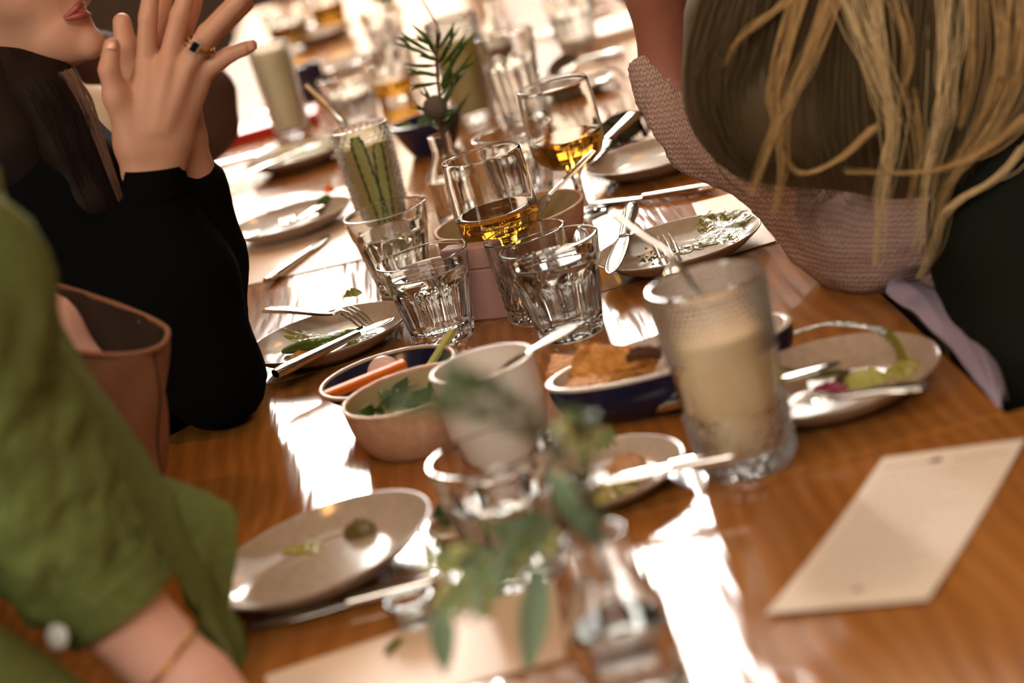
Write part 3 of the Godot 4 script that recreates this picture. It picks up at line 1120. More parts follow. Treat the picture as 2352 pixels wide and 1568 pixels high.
func cutlery() -> void:
	fork("fork lying tines down across the plate with the green pepper", Vector3(-0.2208, 0.7800, -1.8975), Vector3(-0.1572, 0.7785, -1.8163), Vector3(-0.1410, 0.7765, -1.8211), Vector3(-0.1248, 0.7610, -1.8063))
	knife("knife with a ridged handle across the plate with the green pepper", Vector3(-0.2056, 0.7735, -1.6807), Vector3(-0.1309, 0.7745, -1.7359), Vector3(-0.0970, 0.7745, -1.7541))
	knife("knife on the kraft menu below the olive-smeared plate", Vector3(-0.2391, 0.7560, -2.1364), Vector3(-0.1946, 0.7555, -2.2361), Vector3(-0.1748, 0.7530, -2.3019))
	fork("short fork resting in the olive-smeared plate", Vector3(-0.1781, 0.7630, -2.4394), Vector3(-0.2083, 0.7610, -2.4038), Vector3(-0.2228, 0.7600, -2.4015), Vector3(-0.2419, 0.7600, -2.5462))
	knife("bright knife whose blade rests on the blurred plate beside the black cuff", Vector3(-0.3643, 0.7730, -2.9020), Vector3(-0.2886, 0.7735, -2.9031), Vector3(-0.2552, 0.7735, -2.9714))
	fork("fork whose handle hangs over the front of the blurred plate below the milky green drink", Vector3(-0.2945, 0.7760, -2.7360), Vector3(-0.2295, 0.7765, -2.7989), Vector3(-0.2084, 0.7720, -2.8377), Vector3(-0.1782, 0.7680, -2.8906))
	knife("knife lying with its blade toward the viewer on the green sauce plate", Vector3(0.1463, 0.7870, -1.8791), Vector3(0.1257, 0.7790, -1.8004), Vector3(0.0991, 0.7725, -1.7071))
	fork("fork with its handle end toward the viewer in the green sauce plate", Vector3(0.1435, 0.7830, -1.6080), Vector3(0.1551, 0.7690, -1.7046), Vector3(0.1582, 0.7625, -1.7528), Vector3(0.1612, 0.7630, -1.8324))
	knife("long knife on the bare oak below the empty plate, by the knitted sleeve", Vector3(0.2415, 0.7560, -1.9981), Vector3(0.1724, 0.7560, -2.0385), Vector3(0.1141, 0.7530, -2.0976))
	spoon("spoon leaning in the tan bowl of herb dip behind the amber wine", Vector3(0.1292, 0.8323, -1.9620), Vector3(0.0745, 0.8045, -1.9450), Vector3(0.0387, 0.7839, -1.9350))
	knife("knife propped on the rim of the empty plate below the sunglasses", Vector3(0.2164, 0.7840, -2.3630), Vector3(0.1686, 0.7780, -2.2800), Vector3(0.1359, 0.7725, -2.2025))
	knife("knife with its handle behind the milky drink and blade on the salad plate", Vector3(0.0829, 0.7570, -1.3699), Vector3(0.1567, 0.7740, -1.3069), Vector3(0.2133, 0.7745, -1.3025))
	fork("fork lying on the front of the salad plate, handle end to the right", Vector3(0.2442, 0.7800, -1.1986), Vector3(0.1974, 0.7765, -1.2281), Vector3(0.1839, 0.7755, -1.2408), Vector3(0.1605, 0.7735, -1.2587))
	knife("knife crossing the blurred plate toward the foot of the milky drink", Vector3(0.1181, 0.7740, -1.1860), Vector3(0.0756, 0.7745, -1.1942), Vector3(0.0303, 0.7735, -1.2053))
	knife("dark shaded knife on the oak in front of the leaf roll plate", Vector3(-0.0842, 0.7560, -1.1653), Vector3(-0.1417, 0.7560, -1.1671), Vector3(-0.2166, 0.7530, -1.1790))
	spoon("flat spoon handle rising out of the pale cup", Vector3(0.0453, 0.8275, -1.3850), Vector3(0.0078, 0.8222, -1.3650), Vector3(-0.0240, 0.8032, -1.3500))
	spoon("white shining spoon standing on the blurred far plate", Vector3(0.1161, 0.7700, -2.8000), Vector3(0.1528, 0.7816, -2.8400), Vector3(0.1984, 0.7920, -2.8800), Vector3(0, 0.5, 1), 0.014)
	knife("blurred knife on the oak behind the plate with the white spoon", Vector3(0.2823, 0.7560, -3.0424), Vector3(0.2177, 0.7560, -3.0632), Vector3(0.1537, 0.7530, -3.0931))
	knife("far blurred knife lying on the stacked kraft menus", Vector3(0.3126, 0.7660, -3.4753), Vector3(0.2526, 0.7660, -3.4631), Vector3(0.2034, 0.7640, -3.4841))
	knife("far blurred knife just left of the far kraft menus", Vector3(0.2509, 0.7560, -3.3998), Vector3(0.2067, 0.7560, -3.4582), Vector3(0.1610, 0.7530, -3.5301))
	knife("dark cutlery handle on the oak left of the milky green drink", Vector3(-0.3313, 0.7560, -3.4508), Vector3(-0.2633, 0.7560, -3.4197), Vector3(-0.2222, 0.7530, -3.4352))


# ---- food
func on_plate(c: Vector3) -> Callable:
	return func(x: float, z: float) -> float:
		return c.y + plate_y(Vector2(x - c.x, z - c.z).length()) + 0.0004


func flat_at(y: float) -> Callable:
	return func(_x: float, _z: float) -> float:
		return y


func sprigs(called: String, label: String, category: String, spots: Array, size: float, m: Material, s: int, stem := true) -> void:
	var r := RandomNumberGenerator.new()
	r.seed = s
	var t := thing(called, label, category, spots[0])
	for p in spots:
		for k in 3:
			var a := r.randf() * TAU
			var d := Vector3(cos(a), 0.25 + 0.5 * r.randf(), sin(a)).normalized()
			var e: Vector3 = p + d * size * (0.6 + 0.6 * r.randf())
			part("leaf", leaf_mb(p, e, size * 0.28, 0.3, 0.0006), m, t)
		if stem:
			part("stalk", sweep([p, p + Vector3(size * 0.5, 0.001, size * 0.3)], [0.0006, 0.0005], 6), m, t)


func leaf_mb(a: Vector3, b: Vector3, wide: float, bend: float, thick: float) -> MB:
	var dir := b - a
	var ln := dir.length()
	dir /= ln
	var side := dir.cross(Vector3(0.3, 0.2, 1.0)).normalized()
	var nm := side.cross(dir).normalized()
	var g := []
	for j in 13:
		var f := j / 12.0
		var w := wide * maxf(0.03, pow(sin(PI * pow(f, 0.75)), 0.9))
		var c := a + dir * ln * f + side * bend * ln * 0.25 * sin(PI * f) * 0.5 + nm * bend * ln * 0.3 * sin(PI * f)
		var row := PackedVector3Array()
		for i in 5:
			var u := (i - 2) / 2.0
			row.append(c + side * w * u + nm * absf(u) * w * 0.25)
		g.append(row)
	return sheet(g, thick, nm)


func wedge(a: Vector3, b: Vector3, c: Vector3, e: Vector3, thick: float, s: int) -> MB:
	var nz := noise(1.0, 3, s)
	var g := []
	for j in 15:
		var f := j / 14.0
		var row := PackedVector3Array()
		for i in 19:
			var u := i / 18.0
			var p := a.lerp(b, u).lerp(e.lerp(c, u), f)
			var rag := nz.get_noise_2d(u * 9.0 + s, f * 9.0)
			p += Vector3(0.0025 * rag, 0.0030 * nz.get_noise_2d(u * 5.0, f * 5.0 + 40.0) + 0.004 * sin(PI * u) * sin(PI * f), 0.003 * nz.get_noise_2d(f * 9.0, u * 9.0 + s))
			row.append(p)
		g.append(row)
	return sheet(g, thick)


func food() -> void:
	var p1 := on_plate(Vector3(-0.1611, 0.7500, -1.7866))
	var pp := curve([Vector3(-0.2065, 0.7600, -1.8020), Vector3(-0.1847, 0.7640, -1.7874), Vector3(-0.1655, 0.7650, -1.7750), Vector3(-0.1476, 0.7630, -1.7867), Vector3(-0.1381, 0.7600, -1.8033)], 20)
	var pr := []
	for w in steps([0.004, 0.0085, 0.0098, 0.0095, 0.0085, 0.0070, 0.0030], 20):
		pr.append(Vector2(w, w * 0.62))
	var pep := thing("green_pepper", "blistered green pepper lying on the plate under the knife", "vegetable", Vector3(-0.1688, 0.7560, -1.8101))
	part("pepper_flesh", sweep(pp, pr, 14), M.pepper, pep)
	part("stem", sweep([Vector3(-0.1368, 0.7600, -1.8051), Vector3(-0.1301, 0.7630, -1.7998)], [0.0016, 0.0012], 8), M.herb, pep)
	solo("sauce_smear", blob(Vector2(-0.1835, -1.8337), 0.024, 0.010, 0.5, 0.0010, 21, p1), M.sauce_pale, "thin oily smear beneath the green pepper", "sauce")
	solo("sauce_smear", blob(Vector2(-0.1291, -1.7778), 0.017, 0.013, 0.3, 0.0022, 22, p1, 0.6), M.sauce, "dark herb sauce under the fork tines by the pepper", "sauce")
	solo("bread_scrap", blob(Vector2(-0.1863, -1.7798), 0.016, 0.006, -0.5, 0.006, 23, p1), M.bread, "crust of bread beside the green pepper", "bread")
	solo("onion_scrap", blob(Vector2(-0.1376, -1.8991), 0.009, 0.005, 0.4, 0.005, 24, p1, 0.5, 0.9), M.sauce_pale, "fried onion scrap at the back of the pepper plate", "food scrap")
	var p2 := on_plate(Vector3(-0.2179, 0.7500, -2.3866))
	solo("sauce_smear", blob(Vector2(-0.2318, -2.4946), 0.050, 0.034, 0.2, 0.0014, 25, p2, 0.4), M.sauce_pale, "wide olive sauce smear over the plate beside the black sleeve", "sauce")
	solo("food_scrap", blob(Vector2(-0.1688, -2.4731), 0.006, 0.006, 0.0, 0.008, 26, p2), M.carrot, "orange scrap at the edge of the olive-smeared plate", "food scrap")
	solo("food_scrap", blob(Vector2(-0.1779, -2.4413), 0.009, 0.007, 0.2, 0.007, 27, p2, 0.6), M.herb, "green scrap beside the orange one on the olive-smeared plate", "food scrap")
	var p3 := on_plate(Vector3(-0.2239, 0.7500, -2.8505))
	solo("sauce_smear", blob(Vector2(-0.2174, -2.8968), 0.045, 0.028, 0.2, 0.0014, 45, p3, 0.4), M.sauce_pale, "pale sauce smear on the blurred plate under the milky green drink", "sauce")
	var p4 := on_plate(Vector3(0.1694, 0.7500, -1.7648))
	solo("sauce_smear", blob(Vector2(0.2148, -1.7964), 0.024, 0.036, -0.25, 0.0015, 28, p4, 0.6, 1.2), M.sauce, "thick glossy green sauce at the right of the plate with the knife", "sauce")
	solo("sauce_smear", blob(Vector2(0.1828, -1.7801), 0.026, 0.012, 0.3, 0.0012, 29, p4, 0.7, 1.2), M.sauce, "thin green sauce streak by the fork tines in the right plate", "sauce")
	var r := RandomNumberGenerator.new()
	r.seed = 5
	var cr := MB.new()
	for k in 26:
		var q: Vector2 = Vector2(0.1438, -1.7856) + Vector2(r.randfn(0.0, 0.008), r.randfn(0.0, 0.016))
		var b := blob(q, 0.0009, 0.0009, 0.0, 0.0008, k, p4)
		var n := cr.v.size()
		cr.v.append_array(b.v)
		cr.uv.append_array(b.uv)
		for i in b.t:
			cr.t.append(i + n)
	solo("herb_crumbs", cr, M.herb, "scattered dark herb crumbs on the green sauce plate", "crumbs").set_meta("kind", "stuff")
	var p6 := on_plate(Vector3(0.2020, 0.7500, -1.2976))
	var arc := curve([Vector3(0.1900, 0.7595, -1.3997), Vector3(0.2150, 0.7610, -1.4056), Vector3(0.2307, 0.7620, -1.4007), Vector3(0.2477, 0.7625, -1.3753), Vector3(0.2594, 0.7625, -1.3455), Vector3(0.2597, 0.7610, -1.3217), Vector3(0.2533, 0.7610, -1.2948)], 36)
	var aw := []
	for i in arc.size():
		var n := 0.6 + 0.5 * absf(sin(i * 1.7)) + 0.2 * sin(i * 0.6)
		arc[i].y = p6.call(arc[i].x, arc[i].z) + 0.0004
		aw.append(Vector2(0.0046 * n, 0.0006))
	solo("sauce_smear", sweep(arc, aw, 10, Vector3.UP), M.sauce, "curved trail of green sauce round the back of the salad plate", "sauce")
	solo("lettuce_scrap", blob(Vector2(0.2514, -1.2959), 0.010, 0.008, 0.3, 0.007, 31, p6, 0.7, 1.0), M.sauce_pale, "bright green lettuce scrap at the right of the salad plate", "food scrap")
	solo("food_scrap", blob(Vector2(0.2271, -1.2977), 0.013, 0.006, 0.3, 0.010, 32, p6, 0.5), M.celery, "pale yellow-green scrap on the salad plate", "food scrap")
	solo("onion_scrap", blob(Vector2(0.2019, -1.3025), 0.012, 0.003, 0.5, 0.006, 33, p6, 0.4), M.onion, "purple onion sliver on the salad plate", "food scrap")
	solo("food_scrap", blob(Vector2(0.2177, -1.3099), 0.011, 0.004, 0.1, 0.007, 34, p6, 0.5), M.char, "dark red scrap between the onion and the pale scrap", "food scrap")
	solo("food_scrap", blob(Vector2(0.2032, -1.3423), 0.024, 0.003, 0.6, 0.003, 35, p6, 0.4), M.herb, "dark green stalk across the middle of the salad plate", "food scrap")
	var c7: Vector3 = Vector3(-0.1553, 0.7500, -1.2271)
	var p7 := func(x: float, z: float) -> float:
		return c7.y + 0.0034 + plate_y(Vector2(x - c7.x, z - c7.z).length()) + 0.085 * (x - c7.x) + 0.0005
	solo("leaf_roll", blob(Vector2(-0.1320, -1.2627), 0.013, 0.007, 0.5, 0.010, 36, p7, 0.15, 0.25), M.roll, "shrivelled leaf roll on the plate in front of the green jacket", "food")
	solo("sauce_smear", blob(Vector2(-0.1707, -1.2719), 0.017, 0.010, 0.4, 0.0016, 37, p7, 0.7, 1.0), M.sauce_pale, "drying brownish sauce in the middle of the leaf roll plate", "sauce")
	var p8 := flat_at(0.7555)
	solo("leaf_roll", blob(Vector2(0.0516, -1.2490), 0.014, 0.010, 0.2, 0.016, 38, p8, 0.2, 0.3), M.meat, "pale brown roll on the blurred plate behind the eucalyptus", "food")
	solo("lettuce_scrap", blob(Vector2(0.0451, -1.3051), 0.014, 0.010, 0.2, 0.012, 39, p8, 0.5, 1.0), M.pepper, "green scrap behind the pale brown roll", "food scrap")
	solo("sauce_smear", blob(Vector2(0.0354, -1.2274), 0.022, 0.014, 0.2, 0.004, 40, p8, 0.5, 1.0), M.sauce_pale, "sauce and crumbs in front of the pale brown roll", "sauce")
	var p9 := flat_at(0.7560)
	solo("herb_heap", blob(Vector2(-0.0723, -1.2571), 0.012, 0.010, 0.2, 0.010, 41, p9, 0.5, 1.2), M.herb, "heap of dark chopped herbs on the plate behind the foreground glass", "herbs")
	var p11 := on_plate(Vector3(-0.2201, 0.7500, -4.3570))
	solo("sauce_smear", blob(Vector2(-0.2477, -4.5312), 0.045, 0.020, 0.1, 0.002, 42, p11, 0.3), M.sauce, "dark green streak on the topmost left plate", "sauce")
	# navy bowl: carrot, radish, celery
	var nb: Vector3 = Vector3(-0.1037, 0.7500, -1.5588)
	solo("carrot_stick", slab(Vector3(-0.036, -0.004, -0.004), Vector3(0.036, 0.004, 0.004), 0.0015), M.carrot, "orange carrot stick along the front of the navy bowl", "vegetable", "", true)
	var cs := get_node("carrot_stick") as Node3D
	cs.position = Vector3(-0.1226, 0.7770, -1.5588)
	cs.rotation = Vector3(0.2, 0.25, 0.05)
	var rad := solo("radish_slice", lathe(rounded([Vector2(0, -0.004), Vector2(0.012, -0.004), Vector2(0.015, 0), Vector2(0.012, 0.004), Vector2(0, 0.004)], 0.003), 28), M.radish, "pale pink radish half standing up behind the carrot stick", "vegetable")
	rad.position = Vector3(-0.1074, 0.7740, -1.5872)
	rad.rotation = Vector3(1.25, 0.2, 0.3)
	var ce := solo("celery_stick", slab(Vector3(-0.024, -0.003, -0.003), Vector3(0.024, 0.003, 0.003), 0.0015), M.celery, "yellow-green celery stick leaning on the right of the navy bowl", "vegetable", "", true)
	ce.position = Vector3(-0.0595, 0.7770, -1.5839)
	ce.rotation = Vector3(0.0, 0.7, 0.5)
	solo("crushed_ice", blob(Vector2(nb.x, nb.z), 0.032, 0.032, 0.0, 0.010, 43, flat_at(nb.y + 0.008), 0.1, 0.8), M.celery, "pale crudites heaped low in the navy bowl under the carrot", "vegetable")
	var sb: Vector3 = Vector3(-0.0821, 0.7500, -1.4556)
	solo("salad_dip", blob(Vector2(sb.x, sb.z), 0.0480, 0.0480, 0.0, 0.005, 44, flat_at(sb.y + 0.021), 0.02, 0.8), bump(mat(rgb(148, 148, 88), 0.3), tex.lump, 0.15, 20.0), "pale green dip filling the tan bowl in front", "dip")
	sprigs("salad_leaves", "loose dark green salad leaves on the pale green dip", "leaves", [Vector3(-0.1298, 0.7770, -1.4984), Vector3(-0.1141, 0.7790, -1.5045), Vector3(-0.1163, 0.7780, -1.4751), Vector3(-0.0996, 0.7800, -1.5056), Vector3(-0.0922, 0.7780, -1.4646), Vector3(-0.0720, 0.7800, -1.4857), Vector3(-0.1038, 0.7790, -1.4834), Vector3(-0.0813, 0.7790, -1.4743)], 0.018, M.herb, 3)
	var hb: Vector3 = Vector3(0.0301, 0.7500, -1.9307)
	solo("herb_dip", blob(Vector2(hb.x, hb.z), 0.0640, 0.0640, 0.0, 0.004, 46, flat_at(hb.y + 0.018), 0.02, 0.8), bump(mat(rgb(128, 124, 76), 0.3), tex.lump, 0.15, 20.0), "olive dip filling the tan bowl behind the amber wine", "dip")
	sprigs("herb_leaves", "small green herb leaves on the olive dip", "leaves", [Vector3(0.0836, 0.7740, -2.0128), Vector3(0.0922, 0.7740, -2.0285), Vector3(0.0735, 0.7740, -2.0040), Vector3(0.0810, 0.7740, -2.0345)], 0.014, M.herb, 4)
	var cp: Vector3 = Vector3(-0.0253, 0.7500, -1.3708)
	solo("pale_dip", blob(Vector2(cp.x, cp.z), 0.0325, 0.0325, 0.0, 0.003, 47, flat_at(cp.y + 0.050), 0.02, 0.5), bump(mat(rgb(196, 170, 140), 0.4), tex.lump, 0.1, 20.0), "creamy dip in the pale cup under the spoon", "dip")
	var fb: Vector3 = Vector3(-0.0315, 0.7500, -2.6688)
	sprigs("salad_leaves", "yellow-green leaves in the far navy bowl", "leaves", [fb + Vector3(-0.02, 0.036, 0.02), fb + Vector3(0.0, 0.036, 0.0), fb + Vector3(0.02, 0.036, 0.01)], 0.026, M.pepper, 9)
	# flatbread pieces in the boat dish
	solo("flatbread", wedge(Vector3(0.0338, 0.7800, -1.4173), Vector3(0.0925, 0.7840, -1.3726), Vector3(0.1007, 0.7930, -1.3778), Vector3(0.0476, 0.7970, -1.4364), 0.005, 51), M.bread, "folded flatbread wedge on top in the navy boat dish", "bread", "flatbread in the boat dish")
	solo("flatbread", wedge(Vector3(0.0181, 0.7770, -1.4374), Vector3(0.0626, 0.7760, -1.4098), Vector3(0.0913, 0.7760, -1.4241), Vector3(0.0267, 0.7780, -1.4885), 0.005, 52), M.bread, "flatbread piece underneath at the left of the navy boat dish", "bread", "flatbread in the boat dish")
	solo("flatbread", wedge(Vector3(0.0284, 0.7800, -1.3907), Vector3(0.0591, 0.7810, -1.3708), Vector3(0.0951, 0.7720, -1.4104), Vector3(0.0357, 0.7720, -1.4489), 0.005, 53), M.bread, "front flatbread piece along the near rim of the navy boat dish", "bread", "flatbread in the boat dish")
	solo("flatbread_char", wedge(Vector3(0.0751, 0.8000, -1.3583), Vector3(0.0987, 0.7970, -1.3578), Vector3(0.1003, 0.7980, -1.3667), Vector3(0.0805, 0.8010, -1.3725), 0.003, 54), M.char, "charred edge strip of flatbread on top of the wedge", "bread")


# ---- plants
func bud(c: Vector3, r: float, m: Material, t: Node3D, called: String) -> void:
	var s := SphereMesh.new()
	s.radius = r
	s.height = r * 2.0
	s.radial_segments = 12
	s.rings = 7
	var o := obj(called, s, m, t)
	o.position = c - t.position


func plants() -> void:
	M.needle = mat(rgb(66, 88, 34), 0.4)
	M.needle.backlight_enabled = true
	M.needle.backlight = Color(0.12, 0.14, 0.03)
	M.stem = mat(rgb(108, 76, 66), 0.6)
	M.thistle = bump(mat(rgb(104, 92, 78), 0.8), tex.fine, 0.1, 20.0)
	M.euca = mat(rgb(128, 154, 124), 0.45)
	M.euca.backlight_enabled = true
	M.euca.backlight = Color(0.15, 0.2, 0.1)
	M.euca_dark = mat(rgb(112, 132, 84), 0.45)
	M.bloom = mat(rgb(168, 176, 112), 0.6)
	M.bloom.backlight_enabled = true
	M.bloom.backlight = Color(0.2, 0.22, 0.1)
	# bud vase with rosemary-like sprig and thistle
	var vb: Vector3 = Vector3(-0.0172, 0.7500, -2.1966)
	var v := thing("bud_vase", "small clear bottle vase holding the rosemary sprig and thistle", "vase", vb)
	var o := dense(rounded([Vector2(0, 0.002), Vector2(0.024, 0.0), Vector2(0.0265, 0.003), Vector2(0.0270, 0.056), Vector2(0.0150, 0.073), Vector2(0.0118, 0.080), Vector2(0.0132, 0.100), Vector2(0.0116, 0.100)], 0.005, 4), 0.004)
	var mb := lathe(o, 64)
	lathe(dense(rounded([Vector2(0.0116, 0.100), Vector2(0.0100, 0.080), Vector2(0.0132, 0.0725), Vector2(0.0248, 0.055), Vector2(0.0242, 0.007), Vector2(0, 0.006)], 0.005, 4), 0.004), 64, none, mb)
	obj("glass_body", mb.build(), M.glass, v)
	obj("water", lathe(dense(rounded([Vector2(0, 0.0058), Vector2(0.0244, 0.0068), Vector2(0.0250, 0.050), Vector2(0, 0.050)], 0.003), 0.006), 48).build(), M.water, v)
	var bv := v
	var s := thing("rosemary_sprig", "long-leaved green sprig with a purple stem standing in the bud vase", "sprig", Vector3(-0.0185, 0.8036, -2.2000))
	var zz := -2.2
	var sp := curve([Vector3(-0.0230, 0.7690, -2.2000), Vector3(-0.0118, 0.8423, -2.2000), Vector3(-0.0057, 0.8859, -2.2000), Vector3(0.0034, 0.9331, -2.2000), Vector3(0.0137, 0.9558, -2.2000), Vector3(0.0096, 0.9804, -2.2000), Vector3(-0.0001, 1.0123, -2.2000)], 30)
	var sr := []
	for w in steps([0.0016, 0.0017, 0.0018, 0.0014, 0.0010, 0.0008], 30):
		sr.append(w)
	part("stem", sweep(sp, sr, 8), M.stem, s)
	var leafs := [[Vector3(-0.0005, 0.9319, -2.1980), Vector3(-0.0389, 0.9578, -2.2137)], [Vector3(-0.0009, 0.9394, -2.1980), Vector3(-0.0279, 0.9717, -2.1953)], [Vector3(0.0025, 0.9424, -2.1980), Vector3(-0.0151, 0.9758, -2.2058)], [Vector3(0.0027, 0.9345, -2.1980), Vector3(-0.0002, 0.9636, -2.1918)], [Vector3(0.0053, 0.9436, -2.1980), Vector3(-0.0169, 0.9605, -2.1905)], [Vector3(0.0022, 0.9238, -2.1980), Vector3(-0.0349, 0.9325, -2.2241)], [Vector3(0.0008, 0.9133, -2.1980), Vector3(-0.0357, 0.9188, -2.2272)], [Vector3(-0.0015, 0.9050, -2.1980), Vector3(-0.0342, 0.9140, -2.1778)], [Vector3(0.0054, 0.9387, -2.1980), Vector3(0.0345, 0.9649, -2.2124)], [Vector3(0.0036, 0.9234, -2.1980), Vector3(0.0382, 0.9563, -2.2139)], [Vector3(0.0029, 0.9261, -2.1980), Vector3(0.0208, 0.9508, -2.1683)], [Vector3(0.0003, 0.9044, -2.1980), Vector3(0.0556, 0.9502, -2.1998)], [Vector3(-0.0016, 0.8975, -2.1980), Vector3(0.0431, 0.9308, -2.1778)], [Vector3(-0.0037, 0.8846, -2.1980), Vector3(0.0322, 0.9098, -2.1994)], [Vector3(-0.0082, 0.8593, -2.1980), Vector3(0.0291, 0.8877, -2.1897)], [Vector3(-0.0055, 0.8761, -2.1980), Vector3(0.0187, 0.8988, -2.2190)], [Vector3(0.0014, 0.9190, -2.1980), Vector3(0.0455, 0.9551, -2.1899)], [Vector3(-0.0034, 0.8945, -2.1980), Vector3(0.0369, 0.9406, -2.1759)], [Vector3(-0.0086, 0.8720, -2.1980), Vector3(-0.0255, 0.9044, -2.1966)], [Vector3(-0.0097, 0.8647, -2.1980), Vector3(-0.0344, 0.8954, -2.1835)], [Vector3(-0.0107, 0.8575, -2.1980), Vector3(0.0180, 0.8802, -2.1877)], [Vector3(-0.0129, 0.8531, -2.1980), Vector3(-0.0277, 0.8721, -2.2242)], [Vector3(0.0030, 0.9285, -2.1980), Vector3(-0.0178, 0.9422, -2.1825)], [Vector3(-0.0005, 0.9121, -2.1980), Vector3(-0.0197, 0.9256, -2.1925)], [Vector3(-0.0051, 0.8885, -2.1980), Vector3(0.0184, 0.9177, -2.2099)], [Vector3(-0.0123, 0.8479, -2.1980), Vector3(0.0103, 0.8632, -2.2261)], [Vector3(0.0057, 0.9416, -2.1980), Vector3(0.0107, 0.9663, -2.1761)], [Vector3(-0.0019, 0.9001, -2.1980), Vector3(0.0266, 0.9277, -2.1996)]]
	for i in leafs.size():
		part("leaf", leaf_mb(leafs[i][0], leafs[i][1], 0.0024, 0.25 if i % 2 == 0 else -0.2, 0.0007), M.needle, s)
		if i % 3 != 2:
			var m0: Vector3 = leafs[i][0].lerp(leafs[i][1], 0.45)
			var d0: Vector3 = leafs[i][1] - leafs[i][0]
			part("leaf", leaf_mb(m0, m0 + d0.rotated(Vector3(0, 0, 1), 0.35 if i % 2 else -0.35) * 0.55, 0.0019, 0.2, 0.0006), M.needle, s)
	var th := thing("thistle", "grey-brown round thistle head above the bud vase mouth", "flower", Vector3(-0.0124, 0.8827, -2.1780))
	bud(Vector3(-0.0124, 0.8827, -2.1780), 0.0135, M.thistle, th, "flower_head")
	part("stem", sweep([Vector3(-0.0135, 0.8712, -2.1800), Vector3(-0.0140, 0.8379, -2.2000), Vector3(-0.0190, 0.7833, -2.2000)], [0.0018, 0.0016, 0.0014], 8), M.stem, th)
	var r := RandomNumberGenerator.new()
	r.seed = 8
	var br := MB.new()
	for k in 150:
		var y := 1.0 - 2.0 * (k + 0.5) / 150.0
		var a := k * 2.39996
		var n := Vector3(sqrt(1.0 - y * y) * cos(a), y, sqrt(1.0 - y * y) * sin(a))
		var c: Vector3 = th.position + n * 0.0128
		sweep([c, c + n * 0.0026], [0.0007, 0.0001], 5, Vector3.ZERO, br)
	part("bristles", br, M.thistle, th).set_meta("kind", "stuff")
	for k in 9:
		var a := TAU * k / 9.0
		var c: Vector3 = th.position + Vector3(0, -0.011, 0)
		part("bract", leaf_mb(c, c + Vector3(cos(a) * 0.024, 0.003, sin(a) * 0.02), 0.0026, 0.3, 0.0008), M.herb, th)
	# foreground bottle vase with eucalyptus
	var fb: Vector3 = Vector3(0.0136, 0.7500, -0.9403)
	v = thing("bottle_vase", "blurred clear bottle vase in the foreground holding eucalyptus", "vase", fb)
	o = dense(rounded([Vector2(0, 0.002), Vector2(0.025, 0.0), Vector2(0.0278, 0.003), Vector2(0.0275, 0.052), Vector2(0.0185, 0.070), Vector2(0.0150, 0.076), Vector2(0.0165, 0.096), Vector2(0.0148, 0.096)], 0.005, 4), 0.004)
	mb = lathe(o, 64)
	lathe(dense(rounded([Vector2(0.0148, 0.096), Vector2(0.0132, 0.076), Vector2(0.0167, 0.0695), Vector2(0.0254, 0.051), Vector2(0.0252, 0.008), Vector2(0, 0.007)], 0.005, 4), 0.004), 64, none, mb)
	obj("glass_body", mb.build(), M.glass, v)
	obj("water", lathe(dense(rounded([Vector2(0, 0.0068), Vector2(0.0254, 0.0078), Vector2(0.0257, 0.046), Vector2(0, 0.046)], 0.003), 0.006), 48).build(), M.water, v)
	var e := thing("eucalyptus_bunch", "blurred grey-green eucalyptus sprays drooping from the foreground bottle", "foliage", Vector3(0.0161, 0.8007, -0.9850))
	var stems := [
		[Vector3(0.0148, 0.7544, -0.9900), Vector3(0.0154, 0.8240, -0.9850), Vector3(0.0131, 0.8728, -0.9300), Vector3(0.0074, 0.9167, -0.8600), Vector3(-0.0074, 0.9561, -0.8000), Vector3(-0.0265, 0.9835, -0.7600), Vector3(-0.0415, 0.9961, -0.7400)],
		[Vector3(0.0148, 0.7544, -0.9900), Vector3(0.0160, 0.8238, -0.9850), Vector3(0.0098, 0.8940, -0.9000), Vector3(0.0018, 0.9445, -0.8300), Vector3(-0.0102, 0.9791, -0.7800), Vector3(-0.0253, 0.9944, -0.7600)],
		[Vector3(0.0148, 0.7544, -0.9900), Vector3(0.0141, 0.8251, -0.9800), Vector3(0.0003, 0.8546, -0.9500), Vector3(-0.0202, 0.8612, -0.9300), Vector3(-0.0467, 0.8563, -0.9200)],
		[Vector3(0.0148, 0.7544, -0.9900), Vector3(0.0149, 0.8261, -0.9800), Vector3(0.0178, 0.8868, -0.9200), Vector3(0.0219, 0.9330, -0.8600)],
		[Vector3(0.0148, 0.7544, -0.9900), Vector3(0.0150, 0.8248, -0.9800), Vector3(-0.0020, 0.8495, -0.9400), Vector3(-0.0165, 0.8409, -0.9300)]]
	for st in stems:
		var c := curve(st, 20)
		var w := []
		for i in c.size():
			w.append(lerpf(0.0013, 0.0006, i / 20.0))
		part("stem", sweep(c, w, 7), M.stem, e)
	for q in [[Vector3(-0.0170, 0.8410, -0.9300), Vector3(-0.0377, 0.7881, -0.9250), 0.0082], [Vector3(-0.0685, 0.8418, -0.9200), Vector3(-0.0766, 0.8028, -0.9180), 0.0066], [Vector3(0.0005, 0.8782, -0.9550), Vector3(0.0180, 0.8277, -0.9600), 0.0075], [Vector3(-0.0137, 0.8638, -0.9400), Vector3(-0.0386, 0.8327, -0.9350), 0.0098], [Vector3(-0.0477, 0.8567, -0.9200), Vector3(-0.0669, 0.8312, -0.9200), 0.006]]:
		part("leaf", leaf_mb(q[0], q[1], q[2], 0.18, 0.0006), M.euca, e)
